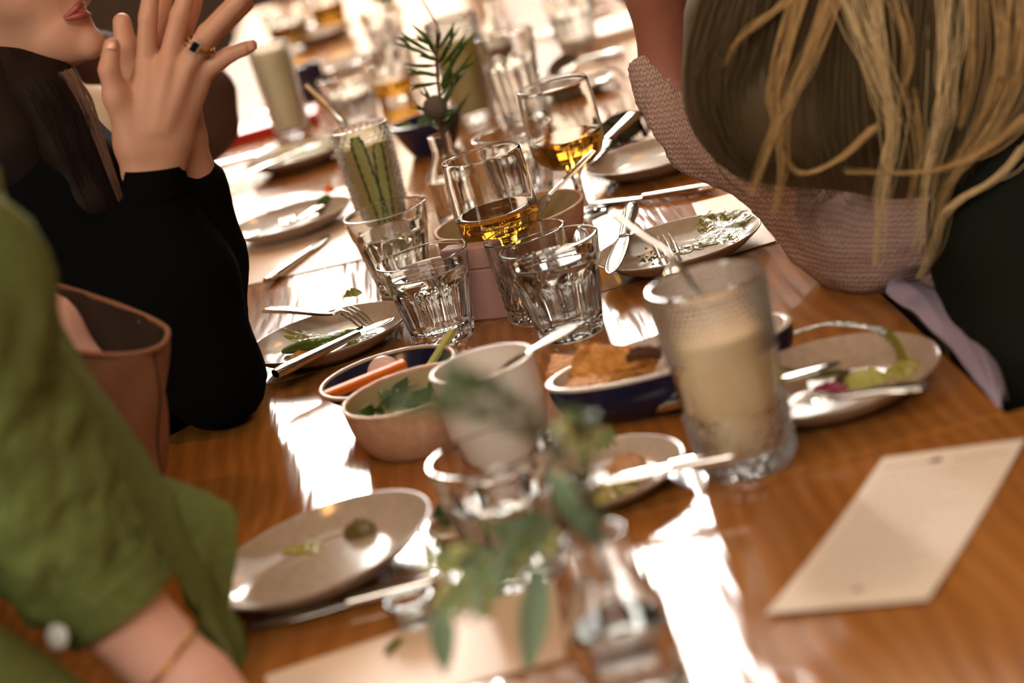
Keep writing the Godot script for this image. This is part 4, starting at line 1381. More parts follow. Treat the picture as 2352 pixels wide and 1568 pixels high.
	for i in 4:
		var st: Array = stems[[0, 1, 3, 2][i]]
		var c := curve(st, 26)
		for k in range(7, 27):
			if i == 3 and k < 14:
				continue
			var a: float = r.randf_range(0.3, 1.1) * (1.0 if k % 2 == 0 else -1.0)
			var tg: Vector3 = (c[mini(k + 1, 26)] - c[k - 1]).normalized()
			var d := tg.rotated(Vector3(0, 0.3, 1).normalized(), a) + Vector3(0, 0.05, r.randf_range(-0.3, 0.5))
			part("leaf", leaf_mb(c[k], c[k] + d.normalized() * r.randf_range(0.018, 0.034) * (0.75 if i < 2 else 1.0), r.randf_range(0.0024, 0.0044) * (0.65 if i < 2 else 1.0), 0.3 * signf(a), 0.0005), M.euca if k % 3 else M.euca_dark, e)
			if i < 2 and k > 11:
				d = tg.rotated(Vector3(0, 0.2, 1).normalized(), -a * 0.8) + Vector3(0, 0.25, r.randf_range(-0.3, 0.5))
				part("leaf", leaf_mb(c[k], c[k] + d.normalized() * r.randf_range(0.014, 0.026), r.randf_range(0.0014, 0.0024), -0.3 * signf(a), 0.0005), M.euca_dark if k % 2 else M.euca, e)
	for q in [[Vector3(-0.0571, 0.8547, -0.9200), 0.015, 44], [Vector3(-0.0545, 0.8359, -0.9200), 0.011, 26], [Vector3(-0.0148, 0.8528, -0.9350), 0.012, 30], [Vector3(0.0178, 0.9166, -0.8800), 0.011, 18], [Vector3(-0.0388, 0.8444, -0.9200), 0.010, 20]]:
		for k in q[2]:
			bud(q[0] + Vector3(r.randfn(0, 1), r.randfn(0, 1), r.randfn(0, 1)) * q[1] * 0.5, r.randf_range(0.0016, 0.0030), M.bloom, e, "flower_bud")
	var fl := solo("fallen_leaf", leaf_mb(Vector3(-0.1209, 0.7530, -1.0810), Vector3(-0.1088, 0.7530, -1.0968), 0.0028, 0.1, 0.0006), M.pepper, "small fallen green leaf on the kraft menu in the foreground", "leaf")
	fl.get_class()
	# far foliage at the top edge
	for q in [[Vector3(-0.0591, 0.7500, -3.4990), Vector3(-0.0358, 0.8684, -3.5000), "left of", 11], [Vector3(0.1149, 0.7500, -3.3419), Vector3(0.1124, 0.8531, -3.4000), "right of", 12]]:
		var foot: Vector3 = q[0]
		again(bv, "blurred bottle vase of olive foliage at the top, %s the rosemary tip" % q[2], foot, 0.0)
		var base := foot + Vector3(0, 0.1005, 0)
		var f := thing("far_sprig", "blurred olive foliage in a far bottle vase at the top, %s the rosemary tip" % q[2], "foliage", base)
		r.seed = q[3]
		var dir := Vector3(0.005, 0.06, 0.01)
		part("stem", sweep([base - Vector3(0, 0.085, 0), base, base + dir, base + dir * 2.2], [0.0022, 0.002, 0.0015, 0.001], 7), M.stem, f)
		for k in 30:
			var c := base + dir * r.randf_range(0.05, 2.2)
			var d := Vector3(r.randfn(0, 1), 0.4 + r.randf(), r.randfn(0, 0.6)).normalized()
			part("leaf", leaf_mb(c, c + d * r.randf_range(0.03, 0.05), 0.006, 0.3, 0.0007), M.herb if k % 2 else M.sauce_pale, f)


# ---- paper, sunglasses, napkin, bag
func card(a: Vector3, b: Vector3, c: Vector3, e: Vector3, curl: float) -> MB:
	var g := []
	for j in 9:
		var f := j / 8.0
		var row := PackedVector3Array()
		for i in 9:
			var u := i / 8.0
			var p := a.lerp(b, u).lerp(e.lerp(c, u), f)
			p.y += curl * (pow(2.0 * f - 1.0, 2.0)) + 0.0005
			row.append(p)
		g.append(row)
	return sheet(g, 0.0005)


func paper() -> void:
	var a: Vector3 = Vector3(0.2038, 0.7500, -1.1673)
	var b: Vector3 = Vector3(0.2851, 0.7500, -1.1350)
	var c: Vector3 = Vector3(0.1742, 0.7500, -0.9593)
	var e: Vector3 = Vector3(0.0927, 0.7500, -0.9947)
	var menu := thing("menu_card", "narrow cream menu card with faint print on the bare oak at lower right", "menu", e)
	part("card", card(a, b, c, e, 0.0022), M.paper, menu)
	var r := RandomNumberGenerator.new()
	r.seed = 4
	var pr := MB.new()
	var hd := MB.new()
	for k in 22:
		var f := 0.09 + k * 0.038
		if k == 0:
			f = 0.075
		var p0 := a.lerp(e, f)
		var p1 := b.lerp(c, f)
		var along := (p1 - p0).normalized()
		var down := (e - a).normalized()
		var y := 0.0022 * pow(2.0 * f - 1.0, 2.0) + 0.00085
		var u := 0.10 if k > 0 else 0.08
		var stop := (0.55 + 0.3 * r.randf()) if k > 0 else 0.92
		while u < stop:
			var w := r.randf_range(0.02, 0.07) if k > 0 else 0.014
			if k == 0 and u > 0.38 and u < 0.56:
				u += 0.02
				continue
			var hh := 0.0007 if k > 0 else 0.0026
			var q := p0.lerp(p1, u) + Vector3(0, y, 0)
			var q2 := p0.lerp(p1, u + w) + Vector3(0, y, 0)
			sweep([q + down * hh * 0.5, q2 + down * hh * 0.5], [Vector2(hh * 0.5, 0.00004), Vector2(hh * 0.5, 0.00004)], 4, Vector3.UP, hd if k == 0 else pr)
			u += w + 0.018
	part("printed_line", pr, M.ink, menu).set_meta("kind", "stuff")
	part("printed_heading", hd, M.ink, menu).set_meta("kind", "stuff")
	var em := a.lerp(e, 0.072).lerp(b.lerp(c, 0.072), 0.43) + Vector3(0, 0.00265, 0)
	part("emblem", blob(Vector2(em.x, em.z), 0.0032, 0.0024, 0.3, 0.0001, 2, flat_at(em.y), 0.6), M.black_gloss, menu)
	var e2 := a.lerp(e, 0.90).lerp(b.lerp(c, 0.90), 0.5) + Vector3(0, 0.0023, 0)
	part("emblem", blob(Vector2(e2.x, e2.z), 0.0030, 0.0022, 0.3, 0.0001, 3, flat_at(e2.y), 0.6), M.ink, menu)
	solo("kraft_menu", card(Vector3(-0.3186, 0.7500, -2.6055), Vector3(-0.1314, 0.7500, -2.5830), Vector3(-0.1321, 0.7500, -2.1334), Vector3(-0.2844, 0.7500, -2.1691), 0.0006), M.kraft, "kraft paper menu under the olive-smeared plate and the knife", "menu")
	solo("kraft_menu", card(Vector3(0.2125, 0.7500, -1.9712), Vector3(0.2822, 0.7500, -1.9658), Vector3(0.2532, 0.7500, -1.7442), Vector3(0.1986, 0.7500, -1.7393), 0.0006), M.kraft, "kraft paper menu poking out right of the green sauce plate", "menu")
	solo("kraft_menu", card(Vector3(-0.1938, 0.7500, -1.0997), Vector3(-0.0136, 0.7500, -1.1231), Vector3(-0.0182, 0.7500, -1.0121), Vector3(-0.1824, 0.7500, -1.0165), 0.0008), M.kraft, "kraft paper menu in the foreground under the hanging eucalyptus leaves", "menu")
	var st: Vector3 = Vector3(0.2831, 0.7500, -3.2987)
	for k in 3:
		solo("kraft_menu", slab(Vector3(-0.075, 0, -0.10) + st + Vector3(0.004 * k, 0.004 * k, -0.006 * k), Vector3(0.085, 0.0036, 0.09) + st + Vector3(0.004 * k, 0.004 * k, -0.006 * k), 0.0008), M.kraft, ["bottom kraft menu of the blurred stack beside the raised forearm", "middle kraft menu of the blurred stack beside the raised forearm", "top kraft menu of the blurred stack beside the raised forearm"][k], "menu", "stack of kraft menus", true)
	# sunglasses lying folded
	var sg := thing("sunglasses", "black framed sunglasses with a dark green lens beside the amber wine", "sunglasses", Vector3(0.2069, 0.7500, -2.4449))
	var gl := mat(rgb(74, 80, 56), 0.08)
	for q in [[Vector3(0.1965, 0.7680, -2.3815), 1.0], [Vector3(0.1640, 0.7680, -2.3513), 0.9]]:
		var rr := []
		var ring := []
		var c0: Vector3 = q[0]
		for i in 29:
			var t := TAU * i / 28.0
			var x := 0.0245 * signf(cos(t)) * pow(absf(cos(t)), 0.8)
			var y := 0.0165 * signf(sin(t)) * pow(absf(sin(t)), 0.85)
			ring.append(c0 + Vector3(x, y, -x * 0.25))
			rr.append(0.0017)
		part("lens_rim", sweep(ring, rr, 8), M.black_gloss, sg)
		var g := MB.new()
		var face := PackedVector3Array()
		var back := PackedVector3Array()
		for i in 28:
			face.append(ring[i] + Vector3(0, 0, 0.0006))
			back.append(ring[i] - Vector3(0, 0, 0.0006))
		g.rows([face, back], true)
		g.fan(face, true)
		g.fan(back, false)
		part("lens", g, gl, sg)
	part("temple_arm", sweep([Vector3(0.2062, 0.7760, -2.3662), Vector3(0.2269, 0.7740, -2.3937), Vector3(0.2275, 0.7560, -2.3752)], [Vector2(0.002, 0.004), Vector2(0.002, 0.004), Vector2(0.002, 0.003)], 8), M.black_gloss, sg)
	part("hinge", sweep([Vector3(0.2124, 0.7740, -2.3915), Vector3(0.2331, 0.7780, -2.3993)], [0.0042, 0.0046], 8), M.black_gloss, sg)
	part("hinge", sweep([Vector3(0.2186, 0.7660, -2.3795), Vector3(0.2212, 0.7540, -2.3651)], [0.0036, 0.004], 8), M.black_gloss, sg)
	# napkin hanging over the edge beside the knitted sleeve
	var np := bump(mat(rgb(150, 138, 158), 0.85), tex.fine, 0.05, 30.0)
	var g := []
	var n1 := noise(1.0, 2, 6)
	var le := [Vector3(0.2850, 0.7649, -1.4600), Vector3(0.2903, 0.7622, -1.4000), Vector3(0.2924, 0.7570, -1.3200), Vector3(0.2918, 0.7522, -1.2500), Vector3(0.2894, 0.7477, -1.2000)]
	var re := [Vector3(0.3108, 0.7535, -1.5000), Vector3(0.3260, 0.7545, -1.4600), Vector3(0.3298, 0.7440, -1.4000), Vector3(0.3233, 0.7382, -1.3200), Vector3(0.3060, 0.7400, -1.2400)]
	var l2 := curve(le, 18)
	var r2 := curve(re, 18)
	for j in 19:
		var row := PackedVector3Array()
		for i in 11:
			var u := i / 10.0
			row.append(l2[j].lerp(r2[j], u) + Vector3(0, 0.008 * sin(PI * u) + 0.004 * n1.get_noise_2d(u * 3.0, j * 0.2), 0))
		g.append(row)
	solo("napkin", sheet(g, 0.0014), np, "lavender grey cloth napkin hanging by the table edge at right", "napkin")
	bag()


func bag() -> void:
	var cv := bump(mat(rgb(142, 96, 66), 0.8), tex.fine, 0.06, 26.0)
	var t := thing("tote_bag", "brown canvas tote bag gaping open between the green jacket and the black sleeve", "bag", Vector3(-0.3091, 0.7977, -1.4000))
	# the mouth as a ring of points, the body below it
	var ring := [Vector3(-0.3155, 0.9400, -1.4700), Vector3(-0.2945, 0.9241, -1.4750), Vector3(-0.2707, 0.9101, -1.4650), Vector3(-0.2493, 0.8989, -1.4450), Vector3(-0.2390, 0.8953, -1.4200), Vector3(-0.2407, 0.8926, -1.3950), Vector3(-0.2506, 0.8952, -1.3750), Vector3(-0.2684, 0.9006, -1.3650), Vector3(-0.2857, 0.9084, -1.3600), Vector3(-0.3054, 0.9151, -1.3700), Vector3(-0.3228, 0.9249, -1.4000), Vector3(-0.3262, 0.9388, -1.4400)]
	ring.append(ring[0])
	var top := curve(ring, 48)
	var low := [Vector3(-0.3332, 0.8261, -1.4500), Vector3(-0.3220, 0.8104, -1.4550), Vector3(-0.3018, 0.7972, -1.4500), Vector3(-0.2847, 0.7903, -1.4350), Vector3(-0.2753, 0.7876, -1.4200), Vector3(-0.2730, 0.7860, -1.4050), Vector3(-0.2788, 0.7911, -1.3900), Vector3(-0.2913, 0.7998, -1.3800), Vector3(-0.3055, 0.8093, -1.3750), Vector3(-0.3194, 0.8184, -1.3800), Vector3(-0.3329, 0.8257, -1.4000), Vector3(-0.3388, 0.8310, -1.4300)]
	low.append(low[0])
	var bot := curve(low, 48)
	var out := []
	for j in 11:
		var row := PackedVector3Array()
		for i in 48:
			var p: Vector3 = top[i].lerp(bot[i], j / 10.0)
			p += Vector3(0.002 * sin(i * 0.8 + j * 0.9), 0, 0.002 * cos(i * 0.7 - j))
			row.append(p)
		out.append(row)
	var c := Vector3.ZERO
	for p in out[0]:
		c += p / 48.0
	var inn := []
	for j in 9:
		var row := PackedVector3Array()
		for i in 48:
			var p: Vector3 = out[j][i]
			var cc := c.lerp(Vector3(-0.3016, 0.8059, -1.4150), j / 10.0)
			row.append(p.lerp(cc, 0.05))
		inn.append(row)
	var lin := MB.new()
	lin.rows(inn, true)
	lin.fan(inn[-1], false)
	part("lining", lin, mat(rgb(52, 34, 24), 0.9), t)  # inside coloured darker than the canvas, as shade in the open mouth
	inn.reverse()
	var skin_out := []
	for r in inn:
		var row := PackedVector3Array()
		for i in 48:
			row.append(r[i].lerp(out[inn.size() - 1 - skin_out.size()][i], 0.3))
		skin_out.append(row)
	skin_out.append_array(out)
	var mb := MB.new()
	mb.rows(skin_out, true)
	mb.fan(out[-1], false)
	mb.fan(skin_out[0], true)
	part("canvas_body", mb, cv, t)
	var rr := []
	var rp := []
	for i in 49:
		rp.append(top[i % 48])
		rr.append(0.0022)
	part("hem", sweep(rp, rr, 8), cv, t)
	var seam := []
	var sr := []
	for j in 11:
		seam.append(out[j][22] + Vector3(0.0, 0, 0.0012))
		sr.append(0.0009)
	part("seam", sweep(seam, sr, 6), M.wood_dark, t)


# ---- people
func grow(bones: Array, k: float, cell: float, mb: MB) -> void:
	var m := Body.new(bones, k, cell).mb()
	var n := mb.v.size()
	mb.v.append_array(m.v)
	mb.uv.append_array(m.uv)
	for i in m.t:
		mb.t.append(i + n)


func chain(pts: Array, rad: Array) -> Array:
	var out := []
	for i in pts.size() - 1:
		out.append([pts[i], rad[i], pts[i + 1], rad[i + 1]])
	return out


func lower_body(pel: Vector3, s: float, m: Material, t: Node3D) -> void:
	# hips on the bench, thighs under the table, feet on the floor
	var b := []
	for d in [-1.0, 1.0]:
		var hip := pel + Vector3(0, 0, 0.075 * d)
		var knee := Vector3(pel.x + s * 0.36, 0.515, pel.z + 0.10 * d)
		var ank := Vector3(pel.x + s * 0.34, 0.09, pel.z + 0.10 * d)
		b.append([hip, 0.085, knee, 0.055])
		b.append([knee, 0.054, ank, 0.042])
	b.append([pel + Vector3(0, 0.02, -0.06), 0.095, pel + Vector3(0, 0.02, 0.06), 0.095])
	part("trousers", Body.new(b, 0.04, 0.018).mb(), m, t)
	for d in [-1.0, 1.0]:
		var f := Vector3(pel.x + s * 0.33, 0.03, pel.z + 0.10 * d)
		part("shoe", Body.new([[f, 0.030, f + Vector3(s * 0.15, -0.004, 0.01 * d), 0.026], [f, 0.03, f + Vector3(0, 0.05, 0), 0.034]], 0.02, 0.009).mb(), M.black, t)


func strand(path: Array, r: float, mb: MB, n := 16) -> void:
	var c := curve(path, n)
	var w := []
	for i in c.size():
		var f := float(i) / (c.size() - 1)
		w.append(Vector2(r * (1.0 - 0.75 * f), r * 0.6 * (1.0 - 0.75 * f)))
	sweep(c, w, 6, Vector3.ZERO, mb)


func lock(path: Array, n: int, spread: float, r: float, rn: RandomNumberGenerator) -> MB:
	var mb := MB.new()
	for k in n:
		var p := []
		var o := Vector3(rn.randfn(0, 1), 0, rn.randfn(0, 1)) * spread
		for i in path.size():
			var f := float(i) / (path.size() - 1)
			var wob := Vector3(rn.randfn(0, 1), rn.randfn(0, 1), rn.randfn(0, 1)) * spread * 0.35
			p.append(path[i] + o * (0.4 + 0.8 * sin(PI * minf(0.5 + f * 0.4, 1.0))) * (1.0 - 0.55 * f) + wob)
		strand(p, r * rn.randf_range(0.6, 1.2), mb)
	return mb


func face_parts(t: Node3D, c: Vector3, fwd: Vector3, up: Vector3, r: float, skin: Material) -> void:
	# eyes and ears set on a head of radius r
	var side := fwd.cross(up).normalized()
	for s in [-1.0, 1.0]:
		var e: Vector3 = c + fwd * r * 0.80 + side * s * r * 0.36 + up * r * 0.02
		var sp := SphereMesh.new()
		sp.radius = r * 0.13
		sp.height = r * 0.26
		var o := obj("eye", sp, M.eye, t)
		o.position = e - t.position
		part("eyebrow", sweep([e + up * r * 0.2 - side * r * 0.14, e + up * r * 0.25 + fwd * 0.004, e + up * r * 0.2 + side * r * 0.14], [0.002, 0.003, 0.0015], 6), M.hair_dark, t)
		part("ear", Body.new([[c + side * s * r * 0.95 + up * r * 0.15, r * 0.12, c + side * s * r * 0.93 - up * r * 0.2, r * 0.10]], 0.005, 0.005).mb(), skin, t)


func people() -> void:
	var skin := mat(rgb(192, 142, 114), 0.5)
	skin.subsurf_scatter_enabled = true
	skin.subsurf_scatter_strength = 0.12
	M.skin = bump(skin, tex.fine, 0.02, 30.0)
	M.skin_pink = bump(mat(rgb(238, 186, 164), 0.5), tex.fine, 0.02, 30.0)
	M.skin_brown = bump(mat(rgb(150, 92, 70), 0.5), tex.fine, 0.02, 30.0)
	M.lip = mat(rgb(150, 70, 62), 0.4)
	M.eye = mat(rgb(230, 226, 220), 0.1)
	M.nail = mat(rgb(226, 164, 142), 0.2)
	M.hair_dark = mat(rgb(30, 20, 15), 0.6, 0.0, 0.2)
	M.hair_lit = mat(rgb(104, 70, 50), 0.5)  # lit edge strands: the light is put into this paler brown
	M.hair_shaded = mat(rgb(88, 72, 48), 0.6, 0.0, 0.3)  # blonde hair in shadow: the shade is put into this darker colour
	M.blonde = mat(rgb(190, 152, 96), 0.42)
	M.blonde.backlight_enabled = true
	M.blonde.backlight = Color(0.35, 0.25, 0.12)
	M.blonde_pale = mat(rgb(214, 186, 136), 0.42)
	M.cloth_black = mat(rgb(9, 10, 11), 0.95, 0.0, 0.15)
	var gr := mat(Color.WHITE, 0.85, 0.0, 0.2)
	gr.albedo_texture = mottled(31, 0.03, rgb(96, 106, 56), rgb(112, 120, 66))
	M.cloth_green = bump(gr, tex.fine, 0.04, 18.0)
	var im := Image.create(64, 64, false, Image.FORMAT_RGB8)
	var ic := Image.create(64, 64, false, Image.FORMAT_RGB8)
	for y in 64:
		for x in 64:
			var u := fposmod(x / 16.0, 1.0) - 0.5
			var v := fposmod(y / 16.0 - absf(u) * 1.2, 1.0) - 0.5
			var h := clampf(1.0 - 4.0 * v * v - 2.4 * pow(absf(absf(u) - 0.25) * 2.0, 2.0), 0.0, 1.0)
			im.set_pixel(x, y, Color(h, h, h))
			ic.set_pixel(x, y, Color8(136, 110, 100).lerp(Color8(206, 174, 160), h))  # valleys between stitches painted darker, their shade put into the colour
	var kn := mat(Color.WHITE, 0.95, 0.0, 0.2)
	kn.albedo_texture = ImageTexture.create_from_image(ic)
	M.knit = bump(kn, ImageTexture.create_from_image(im), 0.12, 55.0)
	var rn := RandomNumberGenerator.new()
	rn.seed = 17
	woman_black(rn)
	woman_green(rn)
	woman_blonde(rn)
	neighbour()


func woman_black(rn: RandomNumberGenerator) -> void:
	var t := thing("person", "woman in black with raised hands at her chin, long brown hair, gold ring", "person", Vector3(-0.60, 0.46, -1.78))
	var pel := Vector3(-0.60, 0.55, -1.78)
	var mb := MB.new()
	# trunk, neck and far forearm, hidden by the clothes
	grow([[pel, 0.08, Vector3(-0.50, 0.86, -1.80), 0.075], [Vector3(-0.50, 0.86, -1.80), 0.07, Vector3(-0.3675, 1.0193, -1.8000), 0.045], [Vector3(-0.3675, 1.0193, -1.8000), 0.043, Vector3(-0.3539, 1.0800, -1.7700), 0.043]], 0.03, 0.012, mb)
	# head
	var hd := [
		[Vector3(-0.3274, 1.2069, -1.7750), 0.082, Vector3(-0.3208, 1.1755, -1.7650), 0.078],
		[Vector3(-0.3230, 1.1475, -1.7450), 0.052, Vector3(-0.3411, 1.1127, -1.7600), 0.040],
		[Vector3(-0.3401, 1.1130, -1.7550), 0.036, Vector3(-0.2990, 1.0958, -1.7270), 0.025],
		[Vector3(-0.2990, 1.0958, -1.7270), 0.024, Vector3(-0.2761, 1.0848, -1.7150), 0.0140],
		[Vector3(-0.3033, 1.1288, -1.7270), 0.034, Vector3(-0.2948, 1.1062, -1.7220), 0.023],
		[Vector3(-0.2859, 1.1083, -1.7180), 0.0145, Vector3(-0.2768, 1.1078, -1.7140), 0.0085, 0.006],
		[Vector3(-0.2888, 1.1236, -1.7200), 0.0180, Vector3(-0.2788, 1.1217, -1.7150), 0.0085, 0.006],
		[Vector3(-0.2780, 1.1449, -1.7200), 0.022, Vector3(-0.2579, 1.1406, -1.7150), 0.0095, 0.008],
		[Vector3(-0.2740, 1.1728, -1.7300), 0.030, Vector3(-0.2758, 1.1949, -1.7400), 0.040],
		[Vector3(-0.3445, 1.1053, -1.7650), 0.043, Vector3(-0.3586, 1.0587, -1.7900), 0.046]]
	grow(hd, 0.011, 0.0040, mb)
	# right hand, its back to the viewer
	var z := -1.65
	var h := [
		[Vector3(-0.2531, 0.9598, -1.6500), 0.0235, Vector3(-0.2480, 0.9841, -1.6500), 0.0195], [Vector3(-0.2546, 0.9811, -1.6500), 0.0190, Vector3(-0.2526, 1.0012, -1.6500), 0.0175], [Vector3(-0.2383, 0.9784, -1.6500), 0.0185, Vector3(-0.2247, 0.9979, -1.6500), 0.0165],
		[Vector3(-0.2547, 1.0018, -1.6500), 0.0165, Vector3(-0.2269, 1.0609, -1.6500), 0.0097], [Vector3(-0.2454, 0.9997, -1.6470), 0.0165, Vector3(-0.2085, 1.0594, -1.6450), 0.0099], [Vector3(-0.2346, 0.9986, -1.6470), 0.0160, Vector3(-0.1934, 1.0538, -1.6450), 0.0097], [Vector3(-0.2236, 0.9995, -1.6520), 0.0145, Vector3(-0.1848, 1.0426, -1.6500), 0.0090],
		[Vector3(-0.2269, 1.0609, -1.6500), 0.0090, Vector3(-0.2136, 1.0976, -1.6480), 0.0077, 0.0022], [Vector3(-0.2136, 1.0976, -1.6480), 0.0077, Vector3(-0.2009, 1.1260, -1.6550), 0.0068, 0.0022], [Vector3(-0.2009, 1.1260, -1.6550), 0.0067, Vector3(-0.1931, 1.1446, -1.6650), 0.0059, 0.0022],
		[Vector3(-0.2078, 1.0593, -1.6450), 0.0092, Vector3(-0.1878, 1.0930, -1.6420), 0.0079, 0.0022], [Vector3(-0.1878, 1.0930, -1.6420), 0.0078, Vector3(-0.1681, 1.1210, -1.6500), 0.0070, 0.0022], [Vector3(-0.1681, 1.1210, -1.6500), 0.0068, Vector3(-0.1567, 1.1404, -1.6600), 0.0060, 0.0022],
		[Vector3(-0.1927, 1.0536, -1.6450), 0.0090, Vector3(-0.1704, 1.0731, -1.6380), 0.0088, 0.0022], [Vector3(-0.1704, 1.0731, -1.6380), 0.0088, Vector3(-0.1394, 1.0918, -1.6300), 0.0079, 0.0022], [Vector3(-0.1394, 1.0918, -1.6300), 0.0077, Vector3(-0.1201, 1.1034, -1.6400), 0.0067, 0.0022],
		[Vector3(-0.1852, 1.0435, -1.6500), 0.0088, Vector3(-0.1598, 1.0518, -1.6450), 0.0068, 0.0022], [Vector3(-0.1598, 1.0518, -1.6450), 0.0066, Vector3(-0.1465, 1.0533, -1.6450), 0.0059, 0.0020], [Vector3(-0.1465, 1.0533, -1.6450), 0.0059, Vector3(-0.1399, 1.0540, -1.6480), 0.0052, 0.0020],
		[Vector3(-0.2523, 1.0015, -1.6480), 0.0150, Vector3(-0.2565, 1.0430, -1.6400), 0.0108, 0.012], [Vector3(-0.2565, 1.0430, -1.6400), 0.0099, Vector3(-0.2552, 1.0667, -1.6380), 0.0088, 0.006], [Vector3(-0.2552, 1.0667, -1.6380), 0.0085, Vector3(-0.2475, 1.0841, -1.6420), 0.0070, 0.0022]]
	# tendons and knuckles on the back of the hand
	for q in [[Vector3(-0.2409, 1.0122, -1.6320), Vector3(-0.2265, 1.0567, -1.6400)], [Vector3(-0.2328, 1.0103, -1.6300), Vector3(-0.2085, 1.0562, -1.6340)], [Vector3(-0.2244, 1.0096, -1.6310), Vector3(-0.1943, 1.0504, -1.6340)]]:
		h.append([q[0] - Vector3(0, 0, 0.0022), 0.0016, q[1] - Vector3(0, 0, 0.0016), 0.0026, 0.010])
	grow(h, 0.008, 0.0026, mb)
	# left hand behind it: thumb, palm and fingers
	var l := [
		[Vector3(-0.2245, 0.9583, -1.6950), 0.0210, Vector3(-0.2219, 0.9895, -1.6900), 0.0180], [Vector3(-0.2219, 0.9895, -1.6900), 0.0180, Vector3(-0.2276, 1.0531, -1.6820), 0.0108], [Vector3(-0.2191, 0.9925, -1.6900), 0.0160, Vector3(-0.1989, 1.0489, -1.6820), 0.0108],
		[Vector3(-0.2276, 1.0531, -1.6820), 0.0086, Vector3(-0.2052, 1.0959, -1.6760), 0.0076, 0.0025], [Vector3(-0.2052, 1.0959, -1.6760), 0.0074, Vector3(-0.1877, 1.1278, -1.6760), 0.0063, 0.0025],
		[Vector3(-0.2110, 1.0522, -1.6820), 0.0088, Vector3(-0.1804, 1.0932, -1.6720), 0.0077, 0.0025], [Vector3(-0.1804, 1.0932, -1.6720), 0.0076, Vector3(-0.1597, 1.1241, -1.6720), 0.0063, 0.0025],
		[Vector3(-0.1989, 1.0489, -1.6820), 0.0088, Vector3(-0.1620, 1.0739, -1.6680), 0.0079, 0.0025], [Vector3(-0.1620, 1.0739, -1.6680), 0.0079, Vector3(-0.1361, 1.0863, -1.6640), 0.0068, 0.0025],
		[Vector3(-0.2282, 1.0180, -1.6900), 0.0140, Vector3(-0.2441, 1.0534, -1.6800), 0.0108, 0.010], [Vector3(-0.2441, 1.0534, -1.6800), 0.0101, Vector3(-0.2415, 1.0801, -1.6760), 0.0095, 0.006], [Vector3(-0.2415, 1.0801, -1.6760), 0.0094, Vector3(-0.2388, 1.0978, -1.6760), 0.0077, 0.0025]]
	grow(l, 0.008, 0.0030, mb)
	part("body", mb, M.skin, t)
	for q in [[Vector3(-0.1383, 1.0546, -1.6428), Vector3(-0.1424, 1.0542, -1.6405)], [Vector3(-0.2457, 1.0878, -1.6345), Vector3(-0.2478, 1.0828, -1.6325)]]:
		part("fingernail", sweep([q[0], q[0].lerp(q[1], 0.5), q[1]], [Vector2(0.0030, 0.0008), Vector2(0.0042, 0.0012), Vector2(0.0040, 0.0008)], 10, Vector3(0, 0, 1)), M.nail, t)
	part("lips", lips(), M.lip, t)
	face_parts(t, Vector3(-0.3032, 1.1835, -1.7450), Vector3(0.80, 0.15, 0.58).normalized(), Vector3(-0.2, 0.97, 0.05).normalized(), 0.085, M.skin)
	# black knitted top
	var e1: Vector3 = Vector3(-0.2517, 0.7936, -1.6450)
	var e2: Vector3 = Vector3(-0.2731, 0.7732, -1.7300)
	var sh1: Vector3 = Vector3(-0.3324, 0.9562, -1.7200)
	var sh2: Vector3 = Vector3(-0.3724, 0.9480, -1.9200)
	var top := [
		[pel + Vector3(0, 0.02, 0), 0.115, Vector3(-0.52, 0.80, -1.80), 0.115], [Vector3(-0.52, 0.80, -1.80), 0.115, Vector3(-0.3777, 0.9524, -1.8000), 0.085], [Vector3(-0.3777, 0.9524, -1.8000), 0.07, Vector3(-0.3591, 1.0488, -1.7900), 0.054],
		[sh1, 0.062, sh2, 0.062], [Vector3(-0.3617, 0.9240, -1.7400), 0.075, Vector3(-0.3558, 0.7876, -1.7200), 0.075], [Vector3(-0.3558, 0.7876, -1.7200), 0.07, Vector3(-0.3497, 0.6997, -1.7000), 0.060], [Vector3(-0.3497, 0.6997, -1.7000), 0.06, Vector3(-0.3368, 0.6612, -1.6900), 0.028],
		[sh1, 0.060, Vector3(-0.2859, 0.8502, -1.6600), 0.056], [Vector3(-0.2859, 0.8502, -1.6600), 0.055, e1, 0.040], [e1, 0.040, Vector3(-0.2489, 0.8820, -1.6480), 0.041], [Vector3(-0.2489, 0.8820, -1.6480), 0.040, Vector3(-0.2521, 0.9512, -1.6500), 0.0275],
		[sh2, 0.060, e2, 0.046], [e2, 0.044, Vector3(-0.2385, 0.8798, -1.7100), 0.034], [Vector3(-0.2385, 0.8798, -1.7100), 0.034, Vector3(-0.2245, 0.9448, -1.7000), 0.028]]
	part("black_top", Body.new(top, 0.02, 0.0085).mb(), M.cloth_black, t)
	part("cuff", sweep([Vector3(-0.2467, 0.9800, -1.6500), Vector3(-0.2492, 0.9663, -1.6500), Vector3(-0.2501, 0.9552, -1.6500)], [Vector2(0.0275, 0.0255), Vector2(0.0292, 0.027), Vector2(0.0285, 0.0265)], 28), M.cloth_black, t)
	lower_body(pel, 1.0, M.cloth_black, t)
	# hair
	part("hair_cap", Body.new([[Vector3(-0.3396, 1.2132, -1.7900), 0.092, Vector3(-0.3168, 1.2267, -1.7750), 0.085], [Vector3(-0.3620, 1.1764, -1.8000), 0.075, Vector3(-0.3933, 1.0962, -1.8200), 0.05], [Vector3(-0.3933, 1.0962, -1.8200), 0.05, Vector3(-0.4021, 1.0098, -1.8400), 0.03]], 0.03, 0.009).mb(), M.hair_dark, t)
	part("hair_fall", Body.new(chain([Vector3(-0.3514, 1.0833, -1.7400), Vector3(-0.3216, 1.0543, -1.7100), Vector3(-0.3138, 1.0114, -1.6900), Vector3(-0.3069, 0.9622, -1.6750), Vector3(-0.3001, 0.9109, -1.6700)], [0.030, 0.026, 0.022, 0.019, 0.010]), 0.02, 0.006).mb(), M.hair_dark, t)
